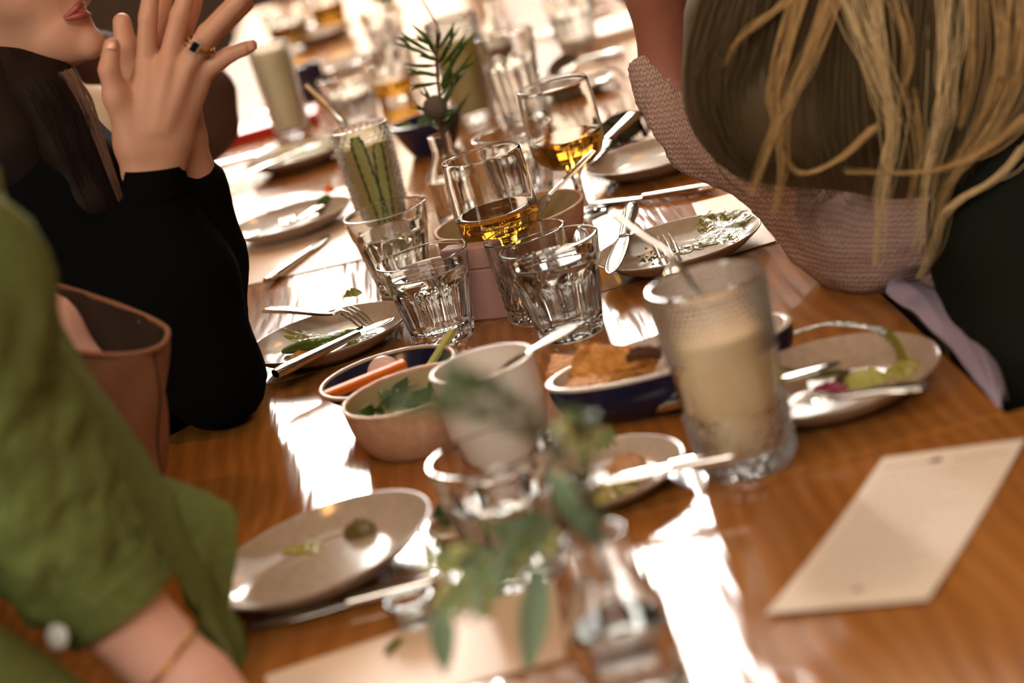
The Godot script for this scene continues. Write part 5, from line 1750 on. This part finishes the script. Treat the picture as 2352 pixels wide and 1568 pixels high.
	part("hair_fall", Body.new(chain([Vector3(-0.3753, 1.0976, -1.7700), Vector3(-0.3729, 1.0629, -1.7350), Vector3(-0.3596, 1.0207, -1.7100), Vector3(-0.3486, 0.9660, -1.6950)], [0.040, 0.040, 0.034, 0.020]), 0.02, 0.007).mb(), M.hair_dark, t)  # dark mass placed to cover the pale neck at left
	for q in [[[Vector3(-0.3058, 1.0699, -1.6900), Vector3(-0.2941, 1.0430, -1.6720), Vector3(-0.2933, 1.0068, -1.6620), Vector3(-0.2906, 0.9650, -1.6580), Vector3(-0.2897, 0.9156, -1.6620)], 70, 0.0036], [[Vector3(-0.2975, 1.0702, -1.6850), Vector3(-0.2881, 1.0451, -1.6720), Vector3(-0.2855, 1.0155, -1.6640), Vector3(-0.2835, 0.9740, -1.6600), Vector3(-0.2841, 0.9252, -1.6640)], 50, 0.0026], [[Vector3(-0.3249, 1.0738, -1.7000), Vector3(-0.3145, 1.0369, -1.6750), Vector3(-0.3102, 0.9963, -1.6620), Vector3(-0.3053, 0.9425, -1.6570)], 60, 0.0060]]:
		part("hair_lock", lock(q[0], q[1], q[2], 0.0005, rn), M.hair_lit if q[2] < 0.003 else M.hair_dark, t)
	# ring with a dark stone
	var gold := mat(rgb(226, 176, 88), 0.15, 1.0)
	var rg := thing("ring", "gold ring with a dark blue rectangular stone on the raised hand", "ring", Vector3(-0.1756, 1.0653, -1.6420))
	var ax: Vector3 = (Vector3(-0.1704, 1.0731, -1.6380) - Vector3(-0.1927, 1.0536, -1.6450)).normalized()
	var cc: Vector3 = Vector3(-0.1781, 1.0654, -1.6410)
	var s1 := ax.cross(Vector3(0, 0, 1)).normalized()
	var s2 := s1.cross(ax).normalized()
	var rp := []
	var rr := []
	for i in 33:
		var a := TAU * i / 32.0
		rp.append(cc + (s1 * cos(a) + s2 * sin(a)) * 0.0106)
		rr.append(Vector2(0.0024, 0.0009))
	part("band", sweep(rp, rr, 8, ax), gold, rg)
	var fr := Basis(s1, ax, s2 * signf(s2.z)).orthonormalized()
	var nz := (s2 * signf(s2.z)).normalized()
	var sc: Vector3 = cc + nz * 0.0112 - s1 * 0.0042 * signf(s1.x)
	var st := slab(Vector3(-0.0026, -0.0040, -0.001), Vector3(0.0026, 0.0040, 0.0022), 0.0008)
	st.move(Transform3D(fr, sc))
	part("stone", st, mat(rgb(14, 18, 42), 0.04, 0.0, 0.8), rg, true)
	var halo := MB.new()
	for i in 20:
		var a := TAU * i / 20.0
		var q := Vector3(0.0040 * clampf(cos(a) * 1.35, -1, 1), 0.0053 * clampf(sin(a) * 1.35, -1, 1), 0.0006)
		sweep([sc + fr * q, sc + fr * (q + Vector3(0, 0, 0.0012))], [0.0008, 0.0005], 6, Vector3.ZERO, halo)
	part("diamonds", halo, mat(rgb(240, 236, 230), 0.05, 0.6), rg).set_meta("kind", "stuff")


func lips() -> MB:
	var mb := MB.new()
	var lo := curve([Vector3(-0.2853, 1.1112, -1.6940), Vector3(-0.2771, 1.1108, -1.6935), Vector3(-0.2703, 1.1101, -1.6970), Vector3(-0.2679, 1.1082, -1.7080)], 14)
	var up := curve([Vector3(-0.2857, 1.1121, -1.6940), Vector3(-0.2777, 1.1152, -1.6925), Vector3(-0.2711, 1.1186, -1.6960), Vector3(-0.2697, 1.1185, -1.7070)], 14)
	var w1 := []
	var w2 := []
	for i in 15:
		var f := i / 14.0
		w1.append(0.0012 + 0.0022 * sin(PI * minf(f * 0.75 + 0.1, 1.0)))
		w2.append(0.0010 + 0.0020 * sin(PI * minf(f * 0.75 + 0.1, 1.0)))
	sweep(lo, w1, 10, Vector3.ZERO, mb)
	sweep(up, w2, 10, Vector3.ZERO, mb)
	return mb


func cloth_tube(path: Array, rad: Array, n: int, rings: int, fold: float, s: int, flat := 0.85) -> MB:
	# a sleeve with soft creases running across it
	var c := curve(path, rings)
	var w := steps(rad, rings)
	var nz := noise(1.0, 3, s)
	var rs := []
	var side := Vector3.ZERO
	for j in c.size():
		var tg: Vector3 = (c[mini(j + 1, c.size() - 1)] - c[maxi(j - 1, 0)]).normalized()
		side = tg.cross(Vector3(0, 0, 1)).normalized() if side == Vector3.ZERO else (side - tg * side.dot(tg)).normalized()
		var nm := side.cross(tg)
		var row := PackedVector3Array()
		for i in n:
			var a := TAU * i / n
			var k: float = w[j] + fold * nz.get_noise_3d(cos(a) * 1.1, sin(a) * 1.1, j * 7.0 / rings) + fold * 0.45 * nz.get_noise_3d(cos(a) * 2.5 + 9.0, sin(a) * 2.5, j * 17.0 / rings)
			row.append(c[j] + side * cos(a) * k + nm * sin(a) * k * flat)
		rs.append(row)
	var mb := MB.new()
	mb.rows(rs, true)
	mb.fan(rs[0], true)
	mb.fan(rs[-1], false)
	return mb


func woman_green(rn: RandomNumberGenerator) -> void:
	var t := thing("person", "person in an olive green jacket with rolled cuff, bare wrist reaching over the table", "person", Vector3(-0.60, 0.46, -0.98))
	var pel := Vector3(-0.60, 0.55, -0.98)
	var mb := MB.new()
	grow([[pel, 0.08, Vector3(-0.50, 0.88, -1.02), 0.075], [Vector3(-0.50, 0.88, -1.02), 0.07, Vector3(-0.46, 1.12, -1.05), 0.045], [Vector3(-0.46, 1.12, -1.05), 0.043, Vector3(-0.44, 1.22, -1.06), 0.043],
		[Vector3(-0.43, 1.28, -1.06), 0.078, Vector3(-0.43, 1.34, -1.06), 0.085], [Vector3(-0.38, 1.24, -1.06), 0.045, Vector3(-0.34, 1.22, -1.06), 0.02], [Vector3(-0.35, 1.28, -1.06), 0.015, Vector3(-0.325, 1.265, -1.06), 0.009]], 0.03, 0.010, mb)
	# forearm, wrist and the hand resting on the table out of frame
	grow([[Vector3(-0.2841, 0.9149, -1.0900), 0.030, Vector3(-0.2627, 0.8215, -1.0900), 0.026], [Vector3(-0.2627, 0.8215, -1.0900), 0.0255, Vector3(-0.2483, 0.7902, -1.0900), 0.0225], [Vector3(-0.2483, 0.7902, -1.0900), 0.0225, Vector3(-0.2326, 0.7590, -1.0850), 0.022],
		[Vector3(-0.2334, 0.7650, -1.0850), 0.020, Vector3(-0.2256, 0.7355, -1.0700), 0.012], [Vector3(-0.2318, 0.7617, -1.0850), 0.019, Vector3(-0.2140, 0.7349, -1.0700), 0.012], [Vector3(-0.2300, 0.7601, -1.0900), 0.018, Vector3(-0.2038, 0.7350, -1.0750), 0.011]], 0.012, 0.005, mb)
	for q in [[Vector3(-0.2256, 0.7355, -1.0700), Vector3(-0.2223, 0.7249, -1.0500)], [Vector3(-0.2183, 0.7339, -1.0700), Vector3(-0.2132, 0.7207, -1.0500)], [Vector3(-0.2105, 0.7339, -1.0720), Vector3(-0.2030, 0.7204, -1.0500)], [Vector3(-0.2031, 0.7347, -1.0750), Vector3(-0.1937, 0.7221, -1.0550)], [Vector3(-0.2265, 0.7592, -1.0750), Vector3(-0.2363, 0.7463, -1.0500)]]:
		grow([[q[0], 0.0090, q[0].lerp(q[1], 0.55), 0.0082], [q[0].lerp(q[1], 0.55), 0.0082, q[1], 0.0066]], 0.004, 0.004, mb)
	# the other forearm reaching into the bag
	grow([[Vector3(-0.46, 0.94, -1.36), 0.030, Vector3(-0.3408, 0.9582, -1.4200), 0.022], [Vector3(-0.3408, 0.9582, -1.4200), 0.022, Vector3(-0.3191, 0.9207, -1.4300), 0.018], [Vector3(-0.3191, 0.9207, -1.4300), 0.018, Vector3(-0.3058, 0.8808, -1.4300), 0.017]], 0.012, 0.006, mb)
	part("body", mb, M.skin_pink, t)
	face_parts(t, Vector3(-0.43, 1.30, -1.06), Vector3(0.98, -0.15, 0), Vector3(0.1, 0.99, 0), 0.085, M.skin_pink)
	part("hair_cap", Body.new([[Vector3(-0.46, 1.35, -1.06), 0.092, Vector3(-0.47, 1.28, -1.06), 0.085], [Vector3(-0.49, 1.26, -1.06), 0.07, Vector3(-0.52, 1.08, -1.06), 0.045]], 0.03, 0.010).mb(), M.hair_dark, t)
	# near sleeve
	part("sleeve", cloth_tube([Vector3(-0.40, 1.06, -1.03), Vector3(-0.2865, 1.0437, -1.0600), Vector3(-0.2926, 0.9738, -1.0800), Vector3(-0.2866, 0.9075, -1.0900), Vector3(-0.2734, 0.8541, -1.0900), Vector3(-0.2604, 0.8197, -1.0880)], [0.056, 0.054, 0.053, 0.052, 0.043, 0.0325], 72, 60, 0.0085, 61, 0.9), M.cloth_green, t)
	part("cuff", cloth_tube([Vector3(-0.2689, 0.8476, -1.0890), Vector3(-0.2641, 0.8344, -1.0890), Vector3(-0.2578, 0.8177, -1.0870)], [0.0400, 0.0392, 0.0350], 60, 18, 0.0022, 62, 0.92), M.cloth_green, t)
	var bt := SphereMesh.new()
	bt.radius = 0.0072
	bt.height = 0.0050
	var b := obj("button", bt, mat(rgb(206, 210, 200), 0.25), t)
	b.position = Vector3(-0.2869, 0.8303, -1.0450) - t.position
	b.rotation = Vector3(1.2, 0, 0.4)
	# jacket body and its open front
	part("jacket_body", Body.new([[pel, 0.12, Vector3(-0.50, 0.84, -1.02), 0.125], [Vector3(-0.50, 0.84, -1.02), 0.125, Vector3(-0.45, 1.04, -1.08), 0.065], [Vector3(-0.42, 1.06, -1.03), 0.050, Vector3(-0.44, 1.04, -1.20), 0.050], [Vector3(-0.37, 0.80, -1.0), 0.060, Vector3(-0.46, 0.74, -1.0), 0.08],
		[Vector3(-0.44, 1.04, -1.20), 0.048, Vector3(-0.47, 0.93, -1.34), 0.040], [Vector3(-0.47, 0.92, -1.24), 0.05, Vector3(-0.52, 0.72, -1.2), 0.06]], 0.03, 0.011).mb(), M.cloth_green, t)
	var g := []
	var nz := noise(1.0, 3, 66)
	var le := curve([Vector3(-0.2718, 1.0794, -1.1600), Vector3(-0.2694, 1.0300, -1.1400), Vector3(-0.2626, 0.9716, -1.1300), Vector3(-0.2470, 0.9055, -1.1250), Vector3(-0.2346, 0.8516, -1.1200), Vector3(-0.2266, 0.8048, -1.1200), Vector3(-0.2164, 0.7637, -1.1200), Vector3(-0.2135, 0.7331, -1.1200)], 40)
	var re := curve([Vector3(-0.2687, 1.0692, -1.2100), Vector3(-0.2684, 1.0324, -1.2000), Vector3(-0.2564, 0.9612, -1.1900), Vector3(-0.2404, 0.9050, -1.1800), Vector3(-0.2243, 0.8483, -1.1700), Vector3(-0.2152, 0.7991, -1.1600), Vector3(-0.2069, 0.7559, -1.1500), Vector3(-0.2116, 0.7177, -1.1500)], 40)
	for j in 41:
		var row := PackedVector3Array()
		for i in 15:
			var u := i / 14.0
			row.append(le[j].lerp(re[j], u) + Vector3(0, 0, 0.014 * sin(PI * u)) + Vector3(1, 0.5, 0) * 0.004 * nz.get_noise_2d(u * 2.0, j * 0.12))
		g.append(row)
	part("jacket_front", sheet(g, 0.0022, Vector3(0.3, 0.3, 0.9)), M.cloth_green, t)
	g = []
	le = curve([Vector3(-0.2557, 0.8915, -1.1900), Vector3(-0.2465, 0.8420, -1.1650), Vector3(-0.2325, 0.7928, -1.1450), Vector3(-0.2241, 0.7567, -1.1400)], 24)
	re = curve([Vector3(-0.2331, 0.8554, -1.1900), Vector3(-0.1925, 0.8290, -1.1650), Vector3(-0.2112, 0.7783, -1.1500), Vector3(-0.2123, 0.7411, -1.1400)], 24)
	for j in 25:
		var row := PackedVector3Array()
		for i in 13:
			var u := i / 12.0
			row.append(le[j].lerp(re[j], u) + Vector3(0, 0, 0.010 * sin(PI * u * 1.5)) + Vector3(1, 0.5, 0) * 0.005 * nz.get_noise_2d(u * 2.0 + 8.0, j * 0.2))
		g.append(row)
	part("jacket_flap", sheet(g, 0.0022, Vector3(0.3, 0.3, 0.9)), M.cloth_green, t)
	part("jacket_hem", Body.new([[Vector3(-0.3398, 0.8332, -1.0000), 0.045, Vector3(-0.3118, 0.7874, -1.0000), 0.048]], 0.02, 0.009).mb(), M.cloth_green, t)
	lower_body(pel, 1.0, M.wood_dark, t)
	var br := thing("bracelet", "thin gold chain bracelet on the bare wrist below the green cuff", "bracelet", Vector3(-0.2424, 0.7864, -1.0850))
	var ax: Vector3 = (Vector3(-0.2326, 0.7590, -1.0850) - Vector3(-0.2483, 0.7902, -1.0900)).normalized()
	var cc: Vector3 = Vector3(-0.2433, 0.7804, -1.0880)
	var s1 := ax.cross(Vector3(0, 0, 1)).normalized()
	var s2 := s1.cross(ax).normalized()
	var links := MB.new()
	for i in 64:
		var a := TAU * i / 64.0
		var p := cc + (s1 * cos(a) + s2 * sin(a)) * 0.0243 + ax * 0.004 * cos(a)
		var q := cc + (s1 * cos(a + 0.08) + s2 * sin(a + 0.08)) * 0.0243 + ax * 0.004 * cos(a)
		sweep([p, q], [Vector2(0.0020, 0.0015), Vector2(0.0020, 0.0015)], 6, Vector3.ZERO, links)
	part("chain", links, mat(rgb(206, 156, 60), 0.3, 1.0), br).set_meta("kind", "stuff")


func woman_blonde(rn: RandomNumberGenerator) -> void:
	var t := thing("person", "blonde woman bent over the table, loose hair hanging, in a mauve knitted sweater", "person", Vector3(0.60, 0.46, -1.50))
	var pel := Vector3(0.60, 0.55, -1.50)
	var mb := MB.new()
	grow([[pel, 0.08, Vector3(0.50, 0.86, -1.46), 0.075], [Vector3(0.50, 0.86, -1.46), 0.07, Vector3(0.42, 0.98, -1.46), 0.05], [Vector3(0.42, 0.98, -1.46), 0.045, Vector3(0.36, 1.02, -1.48), 0.045],
		[Vector3(0.3136, 0.9688, -1.5000), 0.080, Vector3(0.3462, 0.9936, -1.5000), 0.084], [Vector3(0.2867, 0.9500, -1.5200), 0.045, Vector3(0.2725, 0.9387, -1.5300), 0.022], [Vector3(0.2824, 0.9672, -1.5300), 0.014, Vector3(0.2720, 0.9655, -1.5400), 0.009]], 0.03, 0.009, mb)
	# raised forearm and the hand propping her head
	grow([[Vector3(0.1972, 0.8749, -1.7200), 0.024, Vector3(0.1938, 0.9323, -1.7400), 0.0205], [Vector3(0.1938, 0.9323, -1.7400), 0.0210, Vector3(0.2019, 0.9970, -1.7350), 0.0265], [Vector3(0.2019, 0.9970, -1.7350), 0.026, Vector3(0.2172, 1.0338, -1.7000), 0.024]], 0.012, 0.005, mb)
	for q in [[Vector3(0.2015, 1.0260, -1.7100), Vector3(0.2118, 1.0673, -1.6600)], [Vector3(0.2110, 1.0318, -1.7000), Vector3(0.2255, 1.0696, -1.6500)], [Vector3(0.2194, 1.0339, -1.6900), Vector3(0.2383, 1.0684, -1.6400)], [Vector3(0.2270, 1.0326, -1.6800), Vector3(0.2497, 1.0623, -1.6300)], [Vector3(0.2210, 1.0027, -1.7000), Vector3(0.2450, 1.0198, -1.6400)]]:
		grow([[q[0], 0.0096, q[0].lerp(q[1], 0.5), 0.0086], [q[0].lerp(q[1], 0.5), 0.0086, q[1], 0.0068]], 0.005, 0.004, mb)
	part("body", mb, M.skin_brown, t)
	face_parts(t, Vector3(0.3164, 0.9816, -1.5000), Vector3(-0.75, -0.55, -0.3).normalized(), Vector3(-0.5, 0.84, 0.0).normalized(), 0.085, M.skin_brown)
	part("sweater_sleeve", cloth_tube([Vector3(0.1882, 0.9276, -1.7420), Vector3(0.1901, 0.8974, -1.7280), Vector3(0.2045, 0.8635, -1.7050), Vector3(0.2336, 0.8440, -1.6700), Vector3(0.2607, 0.8228, -1.6300), Vector3(0.2863, 0.7906, -1.5850), Vector3(0.3051, 0.7859, -1.5400), Vector3(0.3390, 0.8123, -1.5000), Vector3(0.3798, 0.8506, -1.4600)], [0.0235, 0.0265, 0.0285, 0.0300, 0.0390, 0.0470, 0.0490, 0.0540, 0.060], 64, 70, 0.0050, 71, 0.95), M.knit, t)
	part("sweater_cuff", cloth_tube([Vector3(0.1890, 0.9441, -1.7440), Vector3(0.1891, 0.9403, -1.7430), Vector3(0.1888, 0.9276, -1.7410), Vector3(0.1888, 0.9086, -1.7350), Vector3(0.1893, 0.9021, -1.7330)], [0.0218, 0.0262, 0.0282, 0.0285, 0.0265], 48, 20, 0.0015, 72), M.knit, t)
	part("sweater_body", Body.new([[pel, 0.115, Vector3(0.54, 0.80, -1.47), 0.11], [Vector3(0.54, 0.80, -1.47), 0.11, Vector3(0.50, 0.92, -1.47), 0.07], [Vector3(0.48, 0.90, -1.44), 0.06, Vector3(0.48, 0.90, -1.60), 0.06], [Vector3(0.3336, 0.7524, -1.5000), 0.020, Vector3(0.3310, 0.7030, -1.4200), 0.016]], 0.03, 0.012).mb(), M.knit, t)
	var dk := mat(rgb(22, 24, 18), 0.9, 0.0, 0.2)
	part("dark_vest", Body.new([[Vector3(0.3728, 0.7932, -1.4000), 0.055, Vector3(0.3683, 0.7226, -1.3400), 0.060], [Vector3(0.3683, 0.7226, -1.3400), 0.06, Vector3(0.3766, 0.6727, -1.3000), 0.06], [Vector3(0.3700, 0.8160, -1.4400), 0.045, Vector3(0.4027, 0.8278, -1.4200), 0.065], [Vector3(0.3505, 0.7695, -1.4400), 0.030, Vector3(0.3405, 0.7287, -1.3700), 0.026]], 0.03, 0.010).mb(), dk, t)
	lower_body(pel, -1.0, M.cloth_black, t)
	# hair: the mass hanging round the head, then loose locks in front
	part("hair_mass", Body.new([[Vector3(0.2592, 0.9771, -1.5000), 0.074, Vector3(0.2513, 0.9349, -1.5000), 0.078], [Vector3(0.3302, 0.9980, -1.5000), 0.105, Vector3(0.3031, 0.9206, -1.5000), 0.082], [Vector3(0.3802, 0.9775, -1.5000), 0.10, Vector3(0.3476, 0.8974, -1.4800), 0.078], [Vector3(0.4269, 0.9533, -1.4800), 0.09, Vector3(0.3984, 0.8761, -1.4600), 0.075]], 0.02, 0.0095).mb(), M.hair_shaded, t)
	var vz := MB.new()
	for k in 170:
		var u := rn.randf()
		var x := lerpf(0.0, 1.0, u)
		var a: Vector3 = (Vector3(0.2084, 1.0446, -1.4200)).lerp(Vector3(0.4056, 0.9940, -1.3800), x)
		var b: Vector3 = (Vector3(0.1746, 0.9740, -1.4450)).lerp(Vector3(0.3908, 0.9268, -1.3750), x)
		var c: Vector3 = (Vector3(0.1833, 0.9133, -1.4550)).lerp(Vector3(0.3737, 0.8723, -1.3850), x)
		var e: Vector3 = (Vector3(0.2084, 0.8730, -1.4600)).lerp(Vector3(0.3561, 0.8416, -1.4000), x)
		var j := Vector3(rn.randfn(0, 1), rn.randfn(0, 1), 0.0) * 0.006
		strand([a + j, b + j * 0.6, c + j * 1.2, e + j + Vector3(0, rn.randf_range(-0.006, 0.012), 0)], 0.0016, vz, 12)
	part("hair_strands", vz, M.hair_shaded, t).set_meta("kind", "stuff")
	var paths := [
		[[Vector3(0.2627, 1.0190, -1.4000), Vector3(0.2427, 0.9845, -1.3950), Vector3(0.2324, 0.9664, -1.3930), Vector3(0.2239, 0.9473, -1.3930), Vector3(0.2217, 0.9303, -1.3950), Vector3(0.2102, 0.9067, -1.4000), Vector3(0.1948, 0.8797, -1.4100)], 16, 0.0034, 1],
		[[Vector3(0.2845, 1.0130, -1.4000), Vector3(0.2627, 0.9790, -1.3950), Vector3(0.2443, 0.9557, -1.3930), Vector3(0.2308, 0.9397, -1.3930), Vector3(0.2225, 0.9213, -1.3950), Vector3(0.2207, 0.8991, -1.4000), Vector3(0.2154, 0.8766, -1.4100), Vector3(0.2091, 0.8589, -1.4200)], 15, 0.0032, 1],
		[[Vector3(0.2919, 1.0109, -1.4000), Vector3(0.2934, 0.9752, -1.3900), Vector3(0.2964, 0.9522, -1.3880), Vector3(0.2987, 0.9244, -1.3880), Vector3(0.3011, 0.9060, -1.3900), Vector3(0.2942, 0.8811, -1.3950), Vector3(0.2865, 0.8559, -1.4000), Vector3(0.2790, 0.8257, -1.4100), Vector3(0.2737, 0.7997, -1.4200)], 22, 0.0042, 2],
		[[Vector3(0.3141, 1.0049, -1.4000), Vector3(0.3072, 0.9673, -1.3900), Vector3(0.3037, 0.9400, -1.3880), Vector3(0.3030, 0.9174, -1.3880), Vector3(0.2970, 0.8929, -1.3900), Vector3(0.2901, 0.8635, -1.4000)], 12, 0.0028, 2],
		[[Vector3(0.3619, 0.9927, -1.3900), Vector3(0.3522, 0.9557, -1.3830), Vector3(0.3433, 0.9301, -1.3800), Vector3(0.3377, 0.9090, -1.3800), Vector3(0.3295, 0.8905, -1.3850), Vector3(0.3195, 0.8631, -1.3900), Vector3(0.3132, 0.8334, -1.4000), Vector3(0.3044, 0.8036, -1.4100)], 20, 0.0044, 2],
		[[Vector3(0.3896, 0.8939, -1.3600), Vector3(0.3606, 0.8766, -1.3650), Vector3(0.3338, 0.8694, -1.3750), Vector3(0.3088, 0.8677, -1.3900), Vector3(0.2634, 0.8799, -1.4000)], 10, 0.0026, 1],
		[[Vector3(0.3840, 0.8740, -1.3550), Vector3(0.3621, 0.8569, -1.3600), Vector3(0.3345, 0.8455, -1.3700), Vector3(0.3203, 0.8326, -1.3800), Vector3(0.3112, 0.8093, -1.3900), Vector3(0.2989, 0.7872, -1.4000)], 12, 0.0028, 2],
		[[Vector3(0.2899, 0.9079, -1.3900), Vector3(0.2645, 0.8927, -1.3930), Vector3(0.2424, 0.8864, -1.3970), Vector3(0.2292, 0.8895, -1.4000), Vector3(0.2217, 0.9066, -1.3950)], 7, 0.0018, 1],
		[[Vector3(0.3254, 1.0018, -1.4000), Vector3(0.3260, 0.9690, -1.3900), Vector3(0.3232, 0.9448, -1.3880), Vector3(0.3139, 0.9253, -1.3900), Vector3(0.3019, 0.9004, -1.3950)], 7, 0.0026, 1],
		[[Vector3(0.2529, 1.0081, -1.4100), Vector3(0.2275, 0.9980, -1.4100), Vector3(0.2101, 0.9866, -1.4150), Vector3(0.2005, 0.9735, -1.4200)], 7, 0.0024, 1],
		[[Vector3(0.3914, 0.9856, -1.3800), Vector3(0.3834, 0.9452, -1.3700), Vector3(0.3721, 0.9169, -1.3700), Vector3(0.3547, 0.8890, -1.3750), Vector3(0.3371, 0.8663, -1.3850)], 12, 0.0036, 1],
		[[Vector3(0.4028, 0.9782, -1.3600), Vector3(0.3898, 0.9391, -1.3550), Vector3(0.3795, 0.9100, -1.3600), Vector3(0.3576, 0.8794, -1.3700), Vector3(0.3303, 0.8561, -1.3800), Vector3(0.3170, 0.8247, -1.3900)], 12, 0.0036, 1],
		[[Vector3(0.3750, 0.9900, -1.3800), Vector3(0.3668, 0.9492, -1.3750), Vector3(0.3577, 0.9199, -1.3770), Vector3(0.3460, 0.8938, -1.3800)], 10, 0.0034, 1],
		[[Vector3(0.2282, 1.0311, -1.4400), Vector3(0.1985, 0.9954, -1.4300), Vector3(0.1806, 0.9613, -1.4300), Vector3(0.1822, 0.9196, -1.4400), Vector3(0.2018, 0.8819, -1.4500)], 14, 0.006, 0],
		[[Vector3(0.2387, 1.0291, -1.4300), Vector3(0.2108, 0.9867, -1.4200), Vector3(0.1931, 0.9528, -1.4200), Vector3(0.1980, 0.9103, -1.4300), Vector3(0.2216, 0.8749, -1.4400)], 14, 0.006, 0],
		[[Vector3(0.3216, 0.9265, -1.4000), Vector3(0.3194, 0.8849, -1.4000), Vector3(0.3126, 0.8552, -1.4100), Vector3(0.3046, 0.8353, -1.4200)], 8, 0.0022, 1]]
	for q in paths:
		part("hair_lock", lock(q[0], q[1] + 4, q[2] * 1.25, 0.00066, rn), [M.hair_shaded, M.blonde, M.blonde_pale][q[3]], t)


func neighbour() -> void:
	var t := thing("person", "blurred neighbour in a cream top and brown sleeve, mostly behind the raised hands", "person", Vector3(-0.62, 0.46, -2.50))
	var pel := Vector3(-0.62, 0.55, -2.50)
	var mb := MB.new()
	var hc := Vector3(-0.46, 1.22, -2.5)
	grow([[pel, 0.08, Vector3(-0.54, 0.90, -2.46), 0.07], [Vector3(-0.54, 0.90, -2.46), 0.065, Vector3(-0.48, 1.08, -2.48), 0.045], [Vector3(-0.48, 1.08, -2.48), 0.043, hc, 0.05], [hc, 0.078, hc + Vector3(-0.02, 0.06, 0), 0.083], [hc + Vector3(0.05, -0.05, 0), 0.04, hc + Vector3(0.08, -0.06, 0), 0.02], [hc + Vector3(0.08, 0.0, 0), 0.014, hc + Vector3(0.10, -0.01, 0), 0.009],
		[Vector3(-0.3081, 0.8645, -2.6200), 0.020, Vector3(-0.3213, 0.8360, -2.6000), 0.017]], 0.03, 0.012, mb)
	part("body", mb, M.skin_brown, t)
	face_parts(t, hc, Vector3(0.98, -0.1, 0.1).normalized(), Vector3(0.1, 0.99, 0), 0.083, M.skin_brown)
	part("hair_cap", Body.new([[hc + Vector3(-0.03, 0.07, 0), 0.088, hc + Vector3(-0.05, -0.02, 0), 0.08], [hc + Vector3(-0.06, -0.02, 0), 0.06, hc + Vector3(-0.09, -0.16, 0), 0.045]], 0.03, 0.012).mb(), M.hair_dark, t)
	part("cream_top", Body.new([[pel, 0.11, Vector3(-0.54, 0.86, -2.46), 0.10], [Vector3(-0.54, 0.86, -2.46), 0.10, Vector3(-0.4061, 0.9126, -2.4000), 0.07], [Vector3(-0.47, 1.02, -2.38), 0.06, Vector3(-0.50, 1.02, -2.58), 0.06]], 0.03, 0.014).mb(), mat(rgb(206, 182, 156), 0.9), t)
	part("brown_sleeve", Body.new([[Vector3(-0.50, 1.02, -2.58), 0.055, Vector3(-0.3461, 0.9372, -2.6400), 0.050], [Vector3(-0.3461, 0.9372, -2.6400), 0.050, Vector3(-0.2937, 0.9108, -2.6200), 0.032], [Vector3(-0.2937, 0.9108, -2.6200), 0.032, Vector3(-0.3009, 0.8701, -2.6100), 0.032], [Vector3(-0.3009, 0.8701, -2.6100), 0.03, Vector3(-0.3137, 0.8552, -2.5800), 0.028]], 0.02, 0.010).mb(), mat(rgb(66, 36, 24), 0.9), t)
	lower_body(pel, 1.0, M.cloth_black, t)
